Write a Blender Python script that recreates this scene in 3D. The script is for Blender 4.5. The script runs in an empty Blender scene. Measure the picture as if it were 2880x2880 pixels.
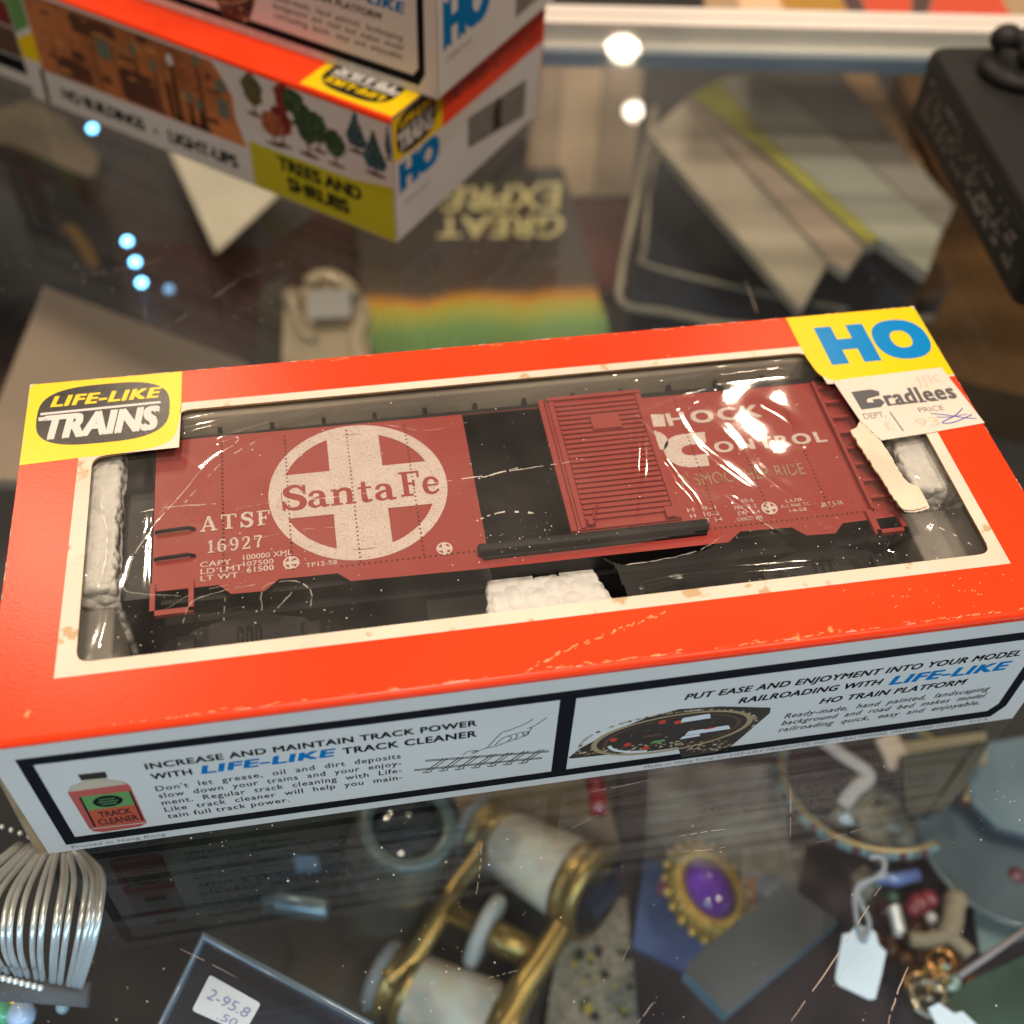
import bpy, bmesh, math, random
from mathutils import Vector, Matrix
from mathutils.geometry import tessellate_polygon
random.seed(7)
S = 0.01                      # 1 Blender unit = 100 mm; everything below is written in millimetres
SC = bpy.context.scene
COL = SC.collection
V3 = Vector

# ------------------------------------------------------------------ camera
FPX = 3281.94                 # focal length in pixels of a 2880 px frame
CAM = V3((61.52, -101.62, 206.25))
YAW, TILT, ROLL = -0.209375, 0.701376, 0.052974
RC = Matrix.Rotation(YAW, 3, 'Z') @ Matrix.Rotation(TILT, 3, 'X') @ Matrix.Rotation(ROLL, 3, 'Z')
cd = bpy.data.cameras.new('camera'); cam = bpy.data.objects.new('camera', cd); COL.objects.link(cam)
cam.matrix_world = Matrix.Translation(CAM * S) @ RC.to_4x4()
cd.sensor_width = 36; cd.sensor_fit = 'HORIZONTAL'; cd.lens = 36 * FPX / 2880
cd.clip_start = 0.05; cd.clip_end = 500
cd.dof.use_dof = True; cd.dof.focus_distance = 221 * S; cd.dof.aperture_fstop = 1.15
SC.camera = cam

# ------------------------------------------------------------------ world, lamps, exposure
W = bpy.data.worlds.new('World'); SC.world = W; W.use_nodes = True
bg = W.node_tree.nodes['Background']; bg.inputs[1].default_value = 1.0      # the dim, patchy shop around the counter
wn = W.node_tree.nodes; wl = W.node_tree.links
wt = wn.new('ShaderNodeTexCoord'); wo = wn.new('ShaderNodeTexNoise'); wo.inputs['Scale'].default_value = 2.6; wo.inputs['Detail'].default_value = 3
wr = wn.new('ShaderNodeValToRGB'); wl.new(wt.outputs['Generated'], wo.inputs['Vector']); wl.new(wo.outputs['Fac'], wr.inputs[0]); wd = wn.new('ShaderNodeVectorMath'); wd.operation = 'DOT_PRODUCT'; wd.inputs[1].default_value = (.12, .68, .72); wl.new(wt.outputs['Generated'], wd.inputs[0])
wg = wn.new('ShaderNodeMapRange'); wg.interpolation_type = 'SMOOTHSTEP'; wg.inputs[1].default_value = .72; wg.inputs[2].default_value = 1.0; wl.new(wd.outputs['Value'], wg.inputs[0])
wk = wn.new('ShaderNodeMapRange'); wk.inputs[1].default_value = .40; wk.inputs[2].default_value = .62; wk.inputs[3].default_value = .12; wl.new(wo.outputs['Fac'], wk.inputs[0])
wx = wn.new('ShaderNodeMath'); wx.operation = 'MULTIPLY'; wl.new(wg.outputs[0], wx.inputs[0]); wl.new(wk.outputs[0], wx.inputs[1])
wv = wn.new('ShaderNodeMix'); wv.data_type = 'RGBA'; wv.inputs[7].default_value = (.80, .66, .52, 1); wl.new(wx.outputs[0], wv.inputs[0]); wl.new(wr.outputs[0], wv.inputs[6]); wl.new(wv.outputs[2], bg.inputs[0])   # a lit stretch of ceiling towards the back
we = wr.color_ramp.elements; we[0].position = .36; we[0].color = (.03, .026, .024, 1); we[1].position = .72; we[1].color = (.62, .51, .40, 1)
wm = we.new(.52); wm.color = (.075, .064, .056, 1)
SC.view_settings.view_transform = 'Standard'; SC.view_settings.look = 'None'
SC.view_settings.exposure = -0.22; SC.view_settings.gamma = 1; SC.view_settings.use_curve_mapping = False
SC.cycles.use_denoising = True
SC.cycles.max_bounces = 14; SC.cycles.transparent_max_bounces = 24; SC.cycles.glossy_bounces = 5
SC.cycles.sample_clamp_indirect = 6.0; SC.cycles.caustics_reflective = False; SC.cycles.caustics_refractive = False

def lamp(name, loc, target, power, color, size, shape='DISK', size_y=None):
    L = bpy.data.lights.new(name, 'AREA'); L.energy = power; L.color = color; L.shape = shape; L.size = size * S
    if size_y: L.size_y = size_y * S
    o = bpy.data.objects.new(name, L); COL.objects.link(o)
    d = (V3(target) - V3(loc)).normalized()
    o.matrix_world = Matrix.Translation(V3(loc) * S) @ d.to_track_quat('-Z', 'Y').to_matrix().to_4x4()
    return o
WARM = (1.0, 0.78, 0.56)
lamp('ceiling_or_fill_lamp', (1136, 3544, 1800), (1136, 3544, 0), 700, WARM, 84)
lamp('ceiling_or_fill_lamp', (1081, 3159, 1800), (1081, 3159, 0), 60, (1.0, .85, .68), 40)
lamp('ceiling_or_fill_lamp', (1032, 1691, 1800), (300, 500, 0), 420, WARM, 70)
lamp('ceiling_or_fill_lamp', (-568, 1506, 1800), (0, 300, 0), 1200, WARM, 130)
lamp('ceiling_or_fill_lamp', (-300, 1950, 1800), (0, 300, 0), 700, WARM, 90)
lamp('ceiling_or_fill_lamp', (800, -450, 1900), (100, 60, 0), 2000, (1, .82, .64), 200)
lamp('ceiling_or_fill_lamp', (150, -1100, 1500), (80, 60, 0), 700, (1, .86, .70), 260)  # added fill lamp behind the viewer, warms the box fronts
lamp('ceiling_or_fill_lamp', (-1000, -700, 1700), (0, 200, 0), 1000, (1, .82, .64), 200)  # added fill from the left front to brighten the stacked boxes
lamp('ceiling_or_fill_lamp', (150, 250, 2300), (150, 250, 0), 3300, (1, .83, .66), 420)  # broad overhead fill, added to soften the shadows of pack and rail
lamp('led_strip', (90, -112, -30), (90, 30, -60), 46, (.42, .74, 1.0), 520, 'RECTANGLE', 9)

# ------------------------------------------------------------------ geometry helpers
def ray(fx, fy):              # measured direction of a point of the photograph (1932 px frame)
    k = 2880 / 1932
    return RC @ V3(((fx * k - 1440) / FPX, -(fy * k - 1440) / FPX, -1))
def g(fx, fy, z):             # the place on the level z (mm) seen at that point
    d = ray(fx, fy); return CAM + d * ((z - CAM.z) / d.z)
class MB:
    def __init__(s): s.v = []; s.f = []; s.m = []; s.sm = []
    def add(s, vs, fs, m=0, smooth=False):
        b = len(s.v); s.v += [V3(p) for p in vs]
        for f in fs: s.f.append([i + b for i in f]); s.m.append(m); s.sm.append(smooth)
    def poly(s, pts, m=0): s.add(pts, [list(range(len(pts)))], m)
    def holed(s, loops, m=0, pm=None):
        """flat polygon with holes; loops are lists of (u, v)"""
        tri = tessellate_polygon([[V3((u, v, 0)) for u, v in l] for l in loops])
        flat = [p for l in loops for p in l]
        s.add([pm(u, v) for u, v in flat], [list(t) for t in tri], m)
    def flat(s, pts, m, pm): s.holed([pts], m, pm)
    def box(s, x0, y0, z0, x1, y1, z1, m=0):
        s.add([(x0,y0,z0),(x1,y0,z0),(x1,y1,z0),(x0,y1,z0),(x0,y0,z1),(x1,y0,z1),(x1,y1,z1),(x0,y1,z1)],
              [[3,2,1,0],[4,5,6,7],[0,1,5,4],[1,2,6,5],[2,3,7,6],[3,0,4,7]], m)
    def rbox(s, x0, y0, z0, x1, y1, z1, r=1., seg=2, m=0, M=None):
        bm = bmesh.new(); bmesh.ops.create_cube(bm, size=1)
        for v in bm.verts: v.co = V3(((x0+x1)/2 + v.co.x*(x1-x0), (y0+y1)/2 + v.co.y*(y1-y0), (z0+z1)/2 + v.co.z*(z1-z0)))
        bmesh.ops.bevel(bm, geom=bm.edges[:], offset=r, segments=seg, affect='EDGES', profile=.5)
        s.frombm(bm, m, M, True)
    def frombm(s, bm, m=0, M=None, smooth=False):
        bm.verts.index_update()
        s.add([(M @ v.co) if M else v.co.copy() for v in bm.verts], [[v.index for v in f.verts] for f in bm.faces], m, smooth); bm.free()
    def prism(s, pts, n, m=0, r=0, mside=None):
        """pts: 3D top loop, n: vector down to the bottom loop"""
        c = len(pts); n = V3(n)
        s.add([V3(p) for p in pts] + [V3(p) + n for p in pts], [list(range(c)), list(range(2*c-1, c-1, -1))], m)
        s.add([V3(p) for p in pts] + [V3(p) + n for p in pts], [[i, i+c, (i+1) % c + c, (i+1) % c] for i in range(c)], m if mside is None else mside)
    def tube(s, path, r, n=8, m=0, closed=False, caps=True, flat=1.0, up=None):
        P = [V3(p) for p in path]; k = len(P); rr = r if isinstance(r, (list, tuple)) else [r]*k
        vs = []; pu = None
        for i in range(k):
            a = P[(i-1) % k] if (closed or i > 0) else P[i]; b = P[(i+1) % k] if (closed or i < k-1) else P[i]
            t = (b - a).normalized()
            u = V3(up) if up else (pu or V3((0, 0, 1)) if abs(t.z) < .95 or pu else V3((1, 0, 0)))
            u = (u - t * u.dot(t))
            u = u.normalized() if u.length > 1e-6 else t.orthogonal().normalized()
            pu = u; w = t.cross(u)
            vs += [P[i] + (u*math.cos(q)*flat + w*math.sin(q))*rr[i] for q in [2*math.pi*j/n for j in range(n)]]
        fs = []
        for i in range(k if closed else k-1):
            for j in range(n): fs.append([i*n+j, i*n+(j+1) % n, ((i+1) % k)*n+(j+1) % n, ((i+1) % k)*n+j])
        if caps and not closed: fs += [list(range(n-1, -1, -1)), [(k-1)*n+j for j in range(n)]]
        s.add(vs, fs, m, True)
    def lathe(s, prof, n=32, m=0, M=None):
        """prof: list of (radius, z)"""
        vs = []
        for r, z in prof:
            for j in range(n):
                q = 2*math.pi*j/n; p = V3((r*math.cos(q), r*math.sin(q), z)); vs.append(M @ p if M else p)
        fs = [[i*n+j, i*n+(j+1) % n, (i+1)*n+(j+1) % n, (i+1)*n+j] for i in range(len(prof)-1) for j in range(n)]
        s.add(vs, fs, m, True)
    def ball(s, c, r, m=0, seg=16, M=None):
        r = V3((r, r, r)) if not hasattr(r, '__len__') else V3(r)
        bm = bmesh.new(); bmesh.ops.create_uvsphere(bm, u_segments=seg, v_segments=max(4, seg//2), radius=1)
        for v in bm.verts: v.co = V3(c) + V3((v.co.x*r.x, v.co.y*r.y, v.co.z*r.z))
        s.frombm(bm, m, M, True)
    def stroke(s, pts, w, m, pm, lift=0.0):
        """ribbon of constant or varying width along (u, v) points"""
        k = len(pts); ws = w if isinstance(w, (list, tuple)) else [w]*k; L = []; R = []
        for i in range(k):
            a = pts[max(i-1, 0)]; b = pts[min(i+1, k-1)]
            dx, dy = b[0]-a[0], b[1]-a[1]; q = math.hypot(dx, dy) or 1
            nx, ny = -dy/q*ws[i]/2, dx/q*ws[i]/2
            L.append(pm(pts[i][0]+nx, pts[i][1]+ny, lift)); R.append(pm(pts[i][0]-nx, pts[i][1]-ny, lift))
        s.add(L + R, [[i, i+1, k+i+1, k+i] for i in range(k-1)], m)
    def text(s, body, box, m, pm, bold=0.0, shear=0.0, track=1.0, lift=0.0):
        """letters fitted into box = (u0, u1, baseline, cap height line)"""
        vs, ps = glyphs(body, 0.0, track)
        x0 = min(v[0] for v in vs); x1 = max(v[0] for v in vs)
        u0, u1, b, c = box; sx = (u1-u0)/(x1-x0); sy = (c-b)/CAPH; e = max(bold, 0)*1.25
        p0 = pm(0, 0, 0); nn = (pm(1, 0, 0)-p0).cross(pm(0, 1, 0)-p0).normalized()*.004
        for k, (dx, dy) in enumerate(((0, 0),) if e < .004 else ((-e, -e*.4), (0, e*.4), (e, -e*.4)) if e < .02 else ((-e, -e*.6), (-e, e*.6), (-e*.35, 0), (e*.35, 0), (e, -e*.6), (e, e*.6))):
            s.add([pm(u0+(x+dx-x0)*sx + shear*(y*sy), b+(y+dy)*sy, lift) + nn*k for x, y in vs], ps, m)
    def build(s, name, mats, parent=None, org=None, rot=0.0):
        me = bpy.data.meshes.new(name)
        o0 = V3(org) if org is not None else V3((0, 0, 0))
        me.from_pydata([tuple((v - o0)*S) for v in s.v], [], s.f)
        for mt in (mats if isinstance(mats, (list, tuple)) else [mats]): me.materials.append(mt)
        me.polygons.foreach_set('material_index', s.m); me.polygons.foreach_set('use_smooth', s.sm); me.update()
        o = bpy.data.objects.new(name, me); COL.objects.link(o)
        if parent: o.parent = parent
        elif org is not None: o.location = o0*S
        return o
_TC = {}
def glyphs(body, bold, track):
    key = (body, bold, track)
    if key not in _TC:
        cu = bpy.data.curves.new('t', 'FONT'); cu.body = body; cu.offset = bold; cu.space_character = track; cu.resolution_u = 3
        ob = bpy.data.objects.new('t', cu); COL.objects.link(ob); bpy.context.view_layer.update()
        me = bpy.data.meshes.new_from_object(ob.evaluated_get(bpy.context.evaluated_depsgraph_get()))
        _TC[key] = ([(v.co.x, v.co.y) for v in me.vertices], [list(p.vertices) for p in me.polygons])
        bpy.data.objects.remove(ob); bpy.data.curves.remove(cu); bpy.data.meshes.remove(me)
    return _TC[key]
CAPH = 1.0
CAPH = max(y for x, y in glyphs('H', 0, 1)[0])
def thing(name, label, cat, loc=(0, 0, 0), rotz=0.0, group=None):
    o = bpy.data.objects.new(name, None); COL.objects.link(o); o.empty_display_size = .1
    o.location = V3(loc)*S; o.rotation_euler = (0, 0, rotz); return tag(o, label, cat, group)
def tag(o, label=None, cat=None, group=None, kind=None):
    if label: o['label'] = label
    if cat: o['category'] = cat
    if group: o['group'] = group
    if kind: o['kind'] = kind
    return o
def arc(cx, cy, rx, ry, a0, a1, n=16):
    return [(cx+rx*math.cos(math.radians(a0+(a1-a0)*i/n)), cy+ry*math.sin(math.radians(a0+(a1-a0)*i/n))) for i in range(n+1)]
def ell(cx, cy, rx, ry=None, n=40): return arc(cx, cy, rx, ry or rx, 0, 360*(n-1)/n, n-1)
def sup(cx, cy, rx, ry, e=3.0, n=56):
    o = []
    for i in range(n):
        t = 2*math.pi*i/n; c, q = math.cos(t), math.sin(t)
        o.append((cx+rx*math.copysign(abs(c)**(2/e), c), cy+ry*math.copysign(abs(q)**(2/e), q)))
    return o
def smooth(pts, n=4):
    o = []; k = len(pts)
    for i in range(k-1):
        p0, p1, p2, p3 = [pts[max(0, min(k-1, j))] for j in (i-1, i, i+1, i+2)]
        for j in range(n):
            t = j/n
            o.append(tuple(.5*((2*b)+(c-a)*t+(2*a-5*b+4*c-d)*t*t+(3*b-a-3*c+d)*t**3) for a, b, c, d in zip(p0, p1, p2, p3)))
    return o + [tuple(pts[-1])]
def rounded(pts, r, n=4):
    """round every corner of a flat (u, v) polygon"""
    o = []; k = len(pts)
    for i in range(k):
        p = V3((*pts[i], 0)); a = V3((*pts[i-1], 0)); b = V3((*pts[(i+1) % k], 0))
        ra = min(r, (a-p).length*.45); rb = min(r, (b-p).length*.45)
        q0 = p+(a-p).normalized()*ra; q1 = p+(b-p).normalized()*rb
        for j in range(n+1):
            t = j/n; q = q0*(1-t)**2 + p*2*t*(1-t) + q1*t*t; o.append((q.x, q.y))
    return o

# ------------------------------------------------------------------ materials
def mat(name, col, rough=.5, metal=0., spec=.5, vary=None, bump=None, coat=0., emit=None, flecks=None, trans=0., ior=1.45, alpha=1., spec_tint=None):
    m = bpy.data.materials.new(name); m.use_nodes = True; nt = m.node_tree; N = nt.nodes; b = N['Principled BSDF']
    b.inputs['Base Color'].default_value = (*col, 1); b.inputs['Roughness'].default_value = rough
    b.inputs['Metallic'].default_value = metal; b.inputs['Specular IOR Level'].default_value = spec
    b.inputs['Coat Weight'].default_value = coat; b.inputs['Coat Roughness'].default_value = .08
    b.inputs['Transmission Weight'].default_value = trans; b.inputs['IOR'].default_value = ior; b.inputs['Alpha'].default_value = alpha
    if emit: b.inputs['Emission Color'].default_value = (*emit[0], 1); b.inputs['Emission Strength'].default_value = emit[1]
    tc = N.new('ShaderNodeTexCoord')
    last = None
    if vary:                       # (scale, amount 0..1): worn, uneven colour
        sc, am = vary
        no = N.new('ShaderNodeTexNoise'); no.inputs['Scale'].default_value = sc; no.inputs['Detail'].default_value = 6
        nt.links.new(tc.outputs['Object'], no.inputs['Vector'])
        mx = N.new('ShaderNodeMix'); mx.data_type = 'RGBA'
        mr = N.new('ShaderNodeMapRange'); mr.inputs[1].default_value = .35; mr.inputs[2].default_value = .65
        nt.links.new(no.outputs['Fac'], mr.inputs[0]); nt.links.new(mr.outputs[0], mx.inputs[0])
        mx.inputs[6].default_value = (*[c*(1-am) for c in col], 1); mx.inputs[7].default_value = (*[min(1, c*(1+am*.6)) for c in col], 1)
        last = mx.outputs[2]
    if flecks:                     # (scale, threshold, colour): small specks of wear
        sc, th, fc = flecks
        n2 = N.new('ShaderNodeTexNoise'); n2.inputs['Scale'].default_value = sc; n2.inputs['Detail'].default_value = 3
        nt.links.new(tc.outputs['Object'], n2.inputs['Vector'])
        r2 = N.new('ShaderNodeMapRange'); r2.inputs[1].default_value = th; r2.inputs[2].default_value = th+.05
        nt.links.new(n2.outputs['Fac'], r2.inputs[0])
        m2 = N.new('ShaderNodeMix'); m2.data_type = 'RGBA'; nt.links.new(r2.outputs[0], m2.inputs[0])
        m2.inputs[6].default_value = (*col, 1); m2.inputs[7].default_value = (*fc, 1)
        if last: nt.links.new(last, m2.inputs[6])
        last = m2.outputs[2]
    if last: nt.links.new(last, b.inputs['Base Color'])
    if bump:                       # (scale, strength)
        n3 = N.new('ShaderNodeTexNoise'); n3.inputs['Scale'].default_value = bump[0]; n3.inputs['Detail'].default_value = 4
        nt.links.new(tc.outputs['Object'], n3.inputs['Vector'])
        bp = N.new('ShaderNodeBump'); bp.inputs['Strength'].default_value = bump[1]; bp.inputs['Distance'].default_value = .01
        nt.links.new(n3.outputs['Fac'], bp.inputs['Height']); nt.links.new(bp.outputs[0], b.inputs['Normal'])
        if coat: nt.links.new(bp.outputs[0], b.inputs['Coat Normal'])
    return m
def sheet(name, tint, rough=.03, boost=1.0, haze=0.0, hazecol=(.8, .8, .8), bump=None):
    """clear sheet: lets light through, mirrors by angle, with a little dust"""
    m = bpy.data.materials.new(name); m.use_nodes = True; nt = m.node_tree; N = nt.nodes; N.clear()
    out = N.new('ShaderNodeOutputMaterial'); tr = N.new('ShaderNodeBsdfTransparent'); gl = N.new('ShaderNodeBsdfGlossy')
    tr.inputs[0].default_value = (*tint, 1); gl.inputs['Roughness'].default_value = rough
    fr = N.new('ShaderNodeLayerWeight'); fr.inputs[0].default_value = .5      # Schlick, the same from either side
    pw = N.new('ShaderNodeMath'); pw.operation = 'POWER'; pw.inputs[1].default_value = 5; nt.links.new(fr.outputs['Facing'], pw.inputs[0])
    mul = N.new('ShaderNodeMath'); mul.operation = 'MULTIPLY_ADD'; mul.inputs[1].default_value = .96*boost; mul.inputs[2].default_value = .04*boost; mul.use_clamp = True
    nt.links.new(pw.outputs[0], mul.inputs[0])
    mx = N.new('ShaderNodeMixShader'); nt.links.new(mul.outputs[0], mx.inputs[0])
    base = tr.outputs[0]
    if haze:
        df = N.new('ShaderNodeBsdfDiffuse'); df.inputs[0].default_value = (*hazecol, 1)
        no = N.new('ShaderNodeTexNoise'); no.inputs['Scale'].default_value = 6; no.inputs['Detail'].default_value = 8
        tc = N.new('ShaderNodeTexCoord'); nt.links.new(tc.outputs['Object'], no.inputs['Vector'])
        mr = N.new('ShaderNodeMapRange'); mr.inputs[1].default_value = .35; mr.inputs[2].default_value = .75
        mr.inputs[3].default_value = haze*.35; mr.inputs[4].default_value = haze*1.8
        nt.links.new(no.outputs['Fac'], mr.inputs[0])
        m0 = N.new('ShaderNodeMixShader'); nt.links.new(mr.outputs[0], m0.inputs[0])
        nt.links.new(tr.outputs[0], m0.inputs[1]); nt.links.new(df.outputs[0], m0.inputs[2]); base = m0.outputs[0]
    nt.links.new(base, mx.inputs[1]); nt.links.new(gl.outputs[0], mx.inputs[2]); nt.links.new(mx.outputs[0], out.inputs[0])
    if bump:
        tc = N.new('ShaderNodeTexCoord'); n3 = N.new('ShaderNodeTexNoise'); n3.inputs['Scale'].default_value = bump[0]; n3.inputs['Detail'].default_value = 3
        bp = N.new('ShaderNodeBump'); bp.inputs['Strength'].default_value = bump[1]; bp.inputs['Distance'].default_value = .02
        nt.links.new(tc.outputs['Object'], n3.inputs['Vector']); nt.links.new(n3.outputs['Fac'], bp.inputs['Height'])
        nt.links.new(bp.outputs[0], gl.inputs['Normal']); nt.links.new(bp.outputs[0], fr.inputs['Normal'])
    return m
RED = mat('red_card', (.89, .056, .012), .24, spec=.22, vary=(2.2, .13), bump=(240, .035), flecks=(26, .72, (.95, .33, .12)))
WHITE = mat('white_card', (.68, .655, .63), .45, vary=(3, .05), bump=(140, .03))
CREAM = mat('aged_white_border', (.76, .66, .55), .5, vary=(5, .10), flecks=(22, .63, (.55, .38, .22)))
YEL = mat('yellow_print', (.86, .60, .008), .22, spec=.2, vary=(2, .05), bump=(240, .035), flecks=(30, .74, (.9, .75, .3)))
LIME = mat('lime_print', (.52, .47, .012), .45)
BLK = mat('black_print', (.010, .010, .010), .20, spec=.25, bump=(240, .035))
NAVY = mat('navy_black_print', (.007, .008, .012), .55, spec=.06)
BLUE = mat('blue_print', (.0, .17, .46), .5, spec=.08)
INKB = mat('pen_blue', (.06, .09, .42), .5)
EDGE = mat('raw_card_edge', (.42, .27, .14), .8, vary=(9, .3))
CARDIN = mat('grey_card_inside', (.10, .085, .07), .85)
TRAY = mat('black_liner', (.008, .008, .009), .42, bump=(12, .25))
CARRED = mat('car_red_plastic', (.325, .038, .031), .42)
CARRED2 = mat('car_red_rivet', (.14, .016, .014), .5)
CARW = mat('worn_white_print', (.66, .56, .53), .6, vary=(30, .06), flecks=(270, .585, (.50, .27, .23)))
CARG = mat('worn_gold_print', (.36, .25, .15), .6, flecks=(90, .56, (.24, .05, .04)))
CARB = mat('car_black_plastic', (.009, .009, .010), .5, spec=.3)
STEEL = mat('dull_steel', (.35, .35, .36), .35, metal=1)
FOAM = mat('white_foam', (.86, .85, .82), .6, spec=.3)
BLACKP = mat('black_device_plastic', (.016, .015, .015), .5, spec=.3, bump=(120, .12), vary=(2, .15))
BLACKM = mat('raised_black_mark', (.26, .24, .23), .4)
GREYINK = mat('grey_ink', (.18, .17, .16), .5)
FADED = mat('faded_red_ink', (.70, .52, .45), .6)

# ------------------------------------------------------------------ the display case
CY = math.radians(-8.5); CO = V3((144, 276.7, 0))
CX_, CY_ = V3((math.cos(CY), math.sin(CY), 0)), V3((-math.sin(CY), math.cos(CY), 0))
def cl(x, y, z): return CO + CX_*x + CY_*y + V3((0, 0, z))
GLASS = sheet('counter_glass', (.965, .985, .975), 0.03, 1.0, .003)
WMET = mat('white_enamel_metal', (.80, .74, .68), .35, vary=(1.5, .05))
BMET = mat('blue_grey_metal', (.085, .14, .20), .4)
DARKBASE = mat('dark_case_board', (.020, .017, .018), .75, vary=(1.2, .4))
case = thing('display_case', 'glass topped display case with white metal rear rail under the train boxes', 'display case', CO)
def cbox(x0, y0, z0, x1, y1, z1):
    m = MB(); P = [cl(*p) for p in ((x0,y0,z0),(x1,y0,z0),(x1,y1,z0),(x0,y1,z0),(x0,y0,z1),(x1,y0,z1),(x1,y1,z1),(x0,y1,z1))]
    m.add(P, [[3,2,1,0],[4,5,6,7],[0,1,5,4],[1,2,6,5],[2,3,7,6],[3,0,4,7]]); return m
cbox(-900, -480, -6, 800, 15.6, 0).build('glass_top', GLASS, case, CO)
r = MB()
for a in ((-900, 12.3, -13, 800, 27, -6.3), (-900, 16.0, -6.2, 800, 29, .9), (-900, 22, 1.0, 800, 24.2, 1.6)): q = cbox(*a); r.add(q.v, q.f)
r.build('rear_rail', WMET, case, CO)
cbox(-900, 10.8, -13.2, 800, 12.1, -8.2).build('rear_strip', BMET, case, CO)
cbox(-900, -480, -190, 900, 900, -178).build('shelf', DARKBASE, case, CO)
# scratches and dust that lie on the glass
SCR = mat('scratch_white', (.50, .42, .36), .5); DUST = mat('dust', (.62, .62, .60), .7)
sc = MB()
def scratch(a, b, w):
    p, q = g(*a, 0.03), g(*b, 0.03); n = (q-p).cross(V3((0, 0, 1))).normalized()*w/2; k = 9; pts = []
    sag = (q-p).cross(V3((0, 0, 1)))*random.uniform(-.03, .03); k = 15
    for i in range(k): pts.append(p.lerp(q, i/(k-1)) + n*random.uniform(-.9, .9) + sag*4*(i/(k-1))*(1-i/(k-1)))
    for i in range(k-1):
        if random.random() < .74: t0, t1 = math.sin(math.pi*i/(k-1))*.6+.4, math.sin(math.pi*(i+1)/(k-1))*.6+.4; sc.poly([pts[i]-n*t0, pts[i+1]-n*t1, pts[i+1]+n*t1, pts[i]+n*t0])
for a, b, w in (((1661, 1673), (1492, 1926), .16), ((1611, 1804), (1571, 1862), .07), ((1714, 1824), (1676, 1932), .18), ((1491, 1580), (1492, 1450), .08),
                ((339, 1790), (447, 1845), .07), ((308, 620), (452, 525), .10), ((452, 525), (560, 490), .05), ((150, 520), (250, 503), .08), ((250, 503), (305, 490), .08),
                ((276, 560), (275, 606), .07), ((1405, 530), (1432, 605), .12), ((908, 1590), (897, 1695), .09), ((1690, 480), (1725, 488), .2),
                ((1190, 1780), (1165, 1832), .05), ((1282, 1578), (1375, 1564), .10), ((1282, 1606), (1370, 1598), .10), ((1110, 1495), (1230, 1470), .07), ((980, 1830), (905, 1850), .06),
                ((1060, 1575), (1150, 1530), .05), ((1540, 1590), (1640, 1560), .05), ((1240, 1880), (1200, 1932), .08), ((1000, 520), (1090, 470), .05)):
    scratch(a, b, w)
tag(sc.build('scratches', SCR, case, CO), kind='stuff')
du = MB(); clus = [(random.uniform(0, 1932), random.choice((random.uniform(300, 650), random.uniform(1500, 1932), random.uniform(1500, 1932)))) for i in range(16)]
for i in range(520):
    fx, fy = random.uniform(0, 1932), random.choice((random.uniform(150, 720), random.uniform(1400, 1932), random.uniform(1500, 1932)))
    if i % 3: c_ = clus[i % 16]; fx, fy = random.gauss(c_[0], 75), random.gauss(c_[1], 50)
    p = g(fx, fy, 0.03); rr = random.choice((.05, .07, .09, .12, .18))*random.uniform(.6, 1.1); a0 = random.random()*6
    du.poly([p+V3((math.cos(a0+k*1.257)*rr*random.uniform(.6, 1.2), math.sin(a0+k*1.257)*rr, 0)) for k in range(5)])
tag(du.build('dust_specks', DUST, case, CO), kind='stuff')
fl = MB(); fl.box(-3000, -3000, -905, 4000, 6000, -900)
tag(fl.build('floor', mat('dark_floor', (.06, .05, .045), .7, vary=(.3, .3))), kind='structure')

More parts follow.
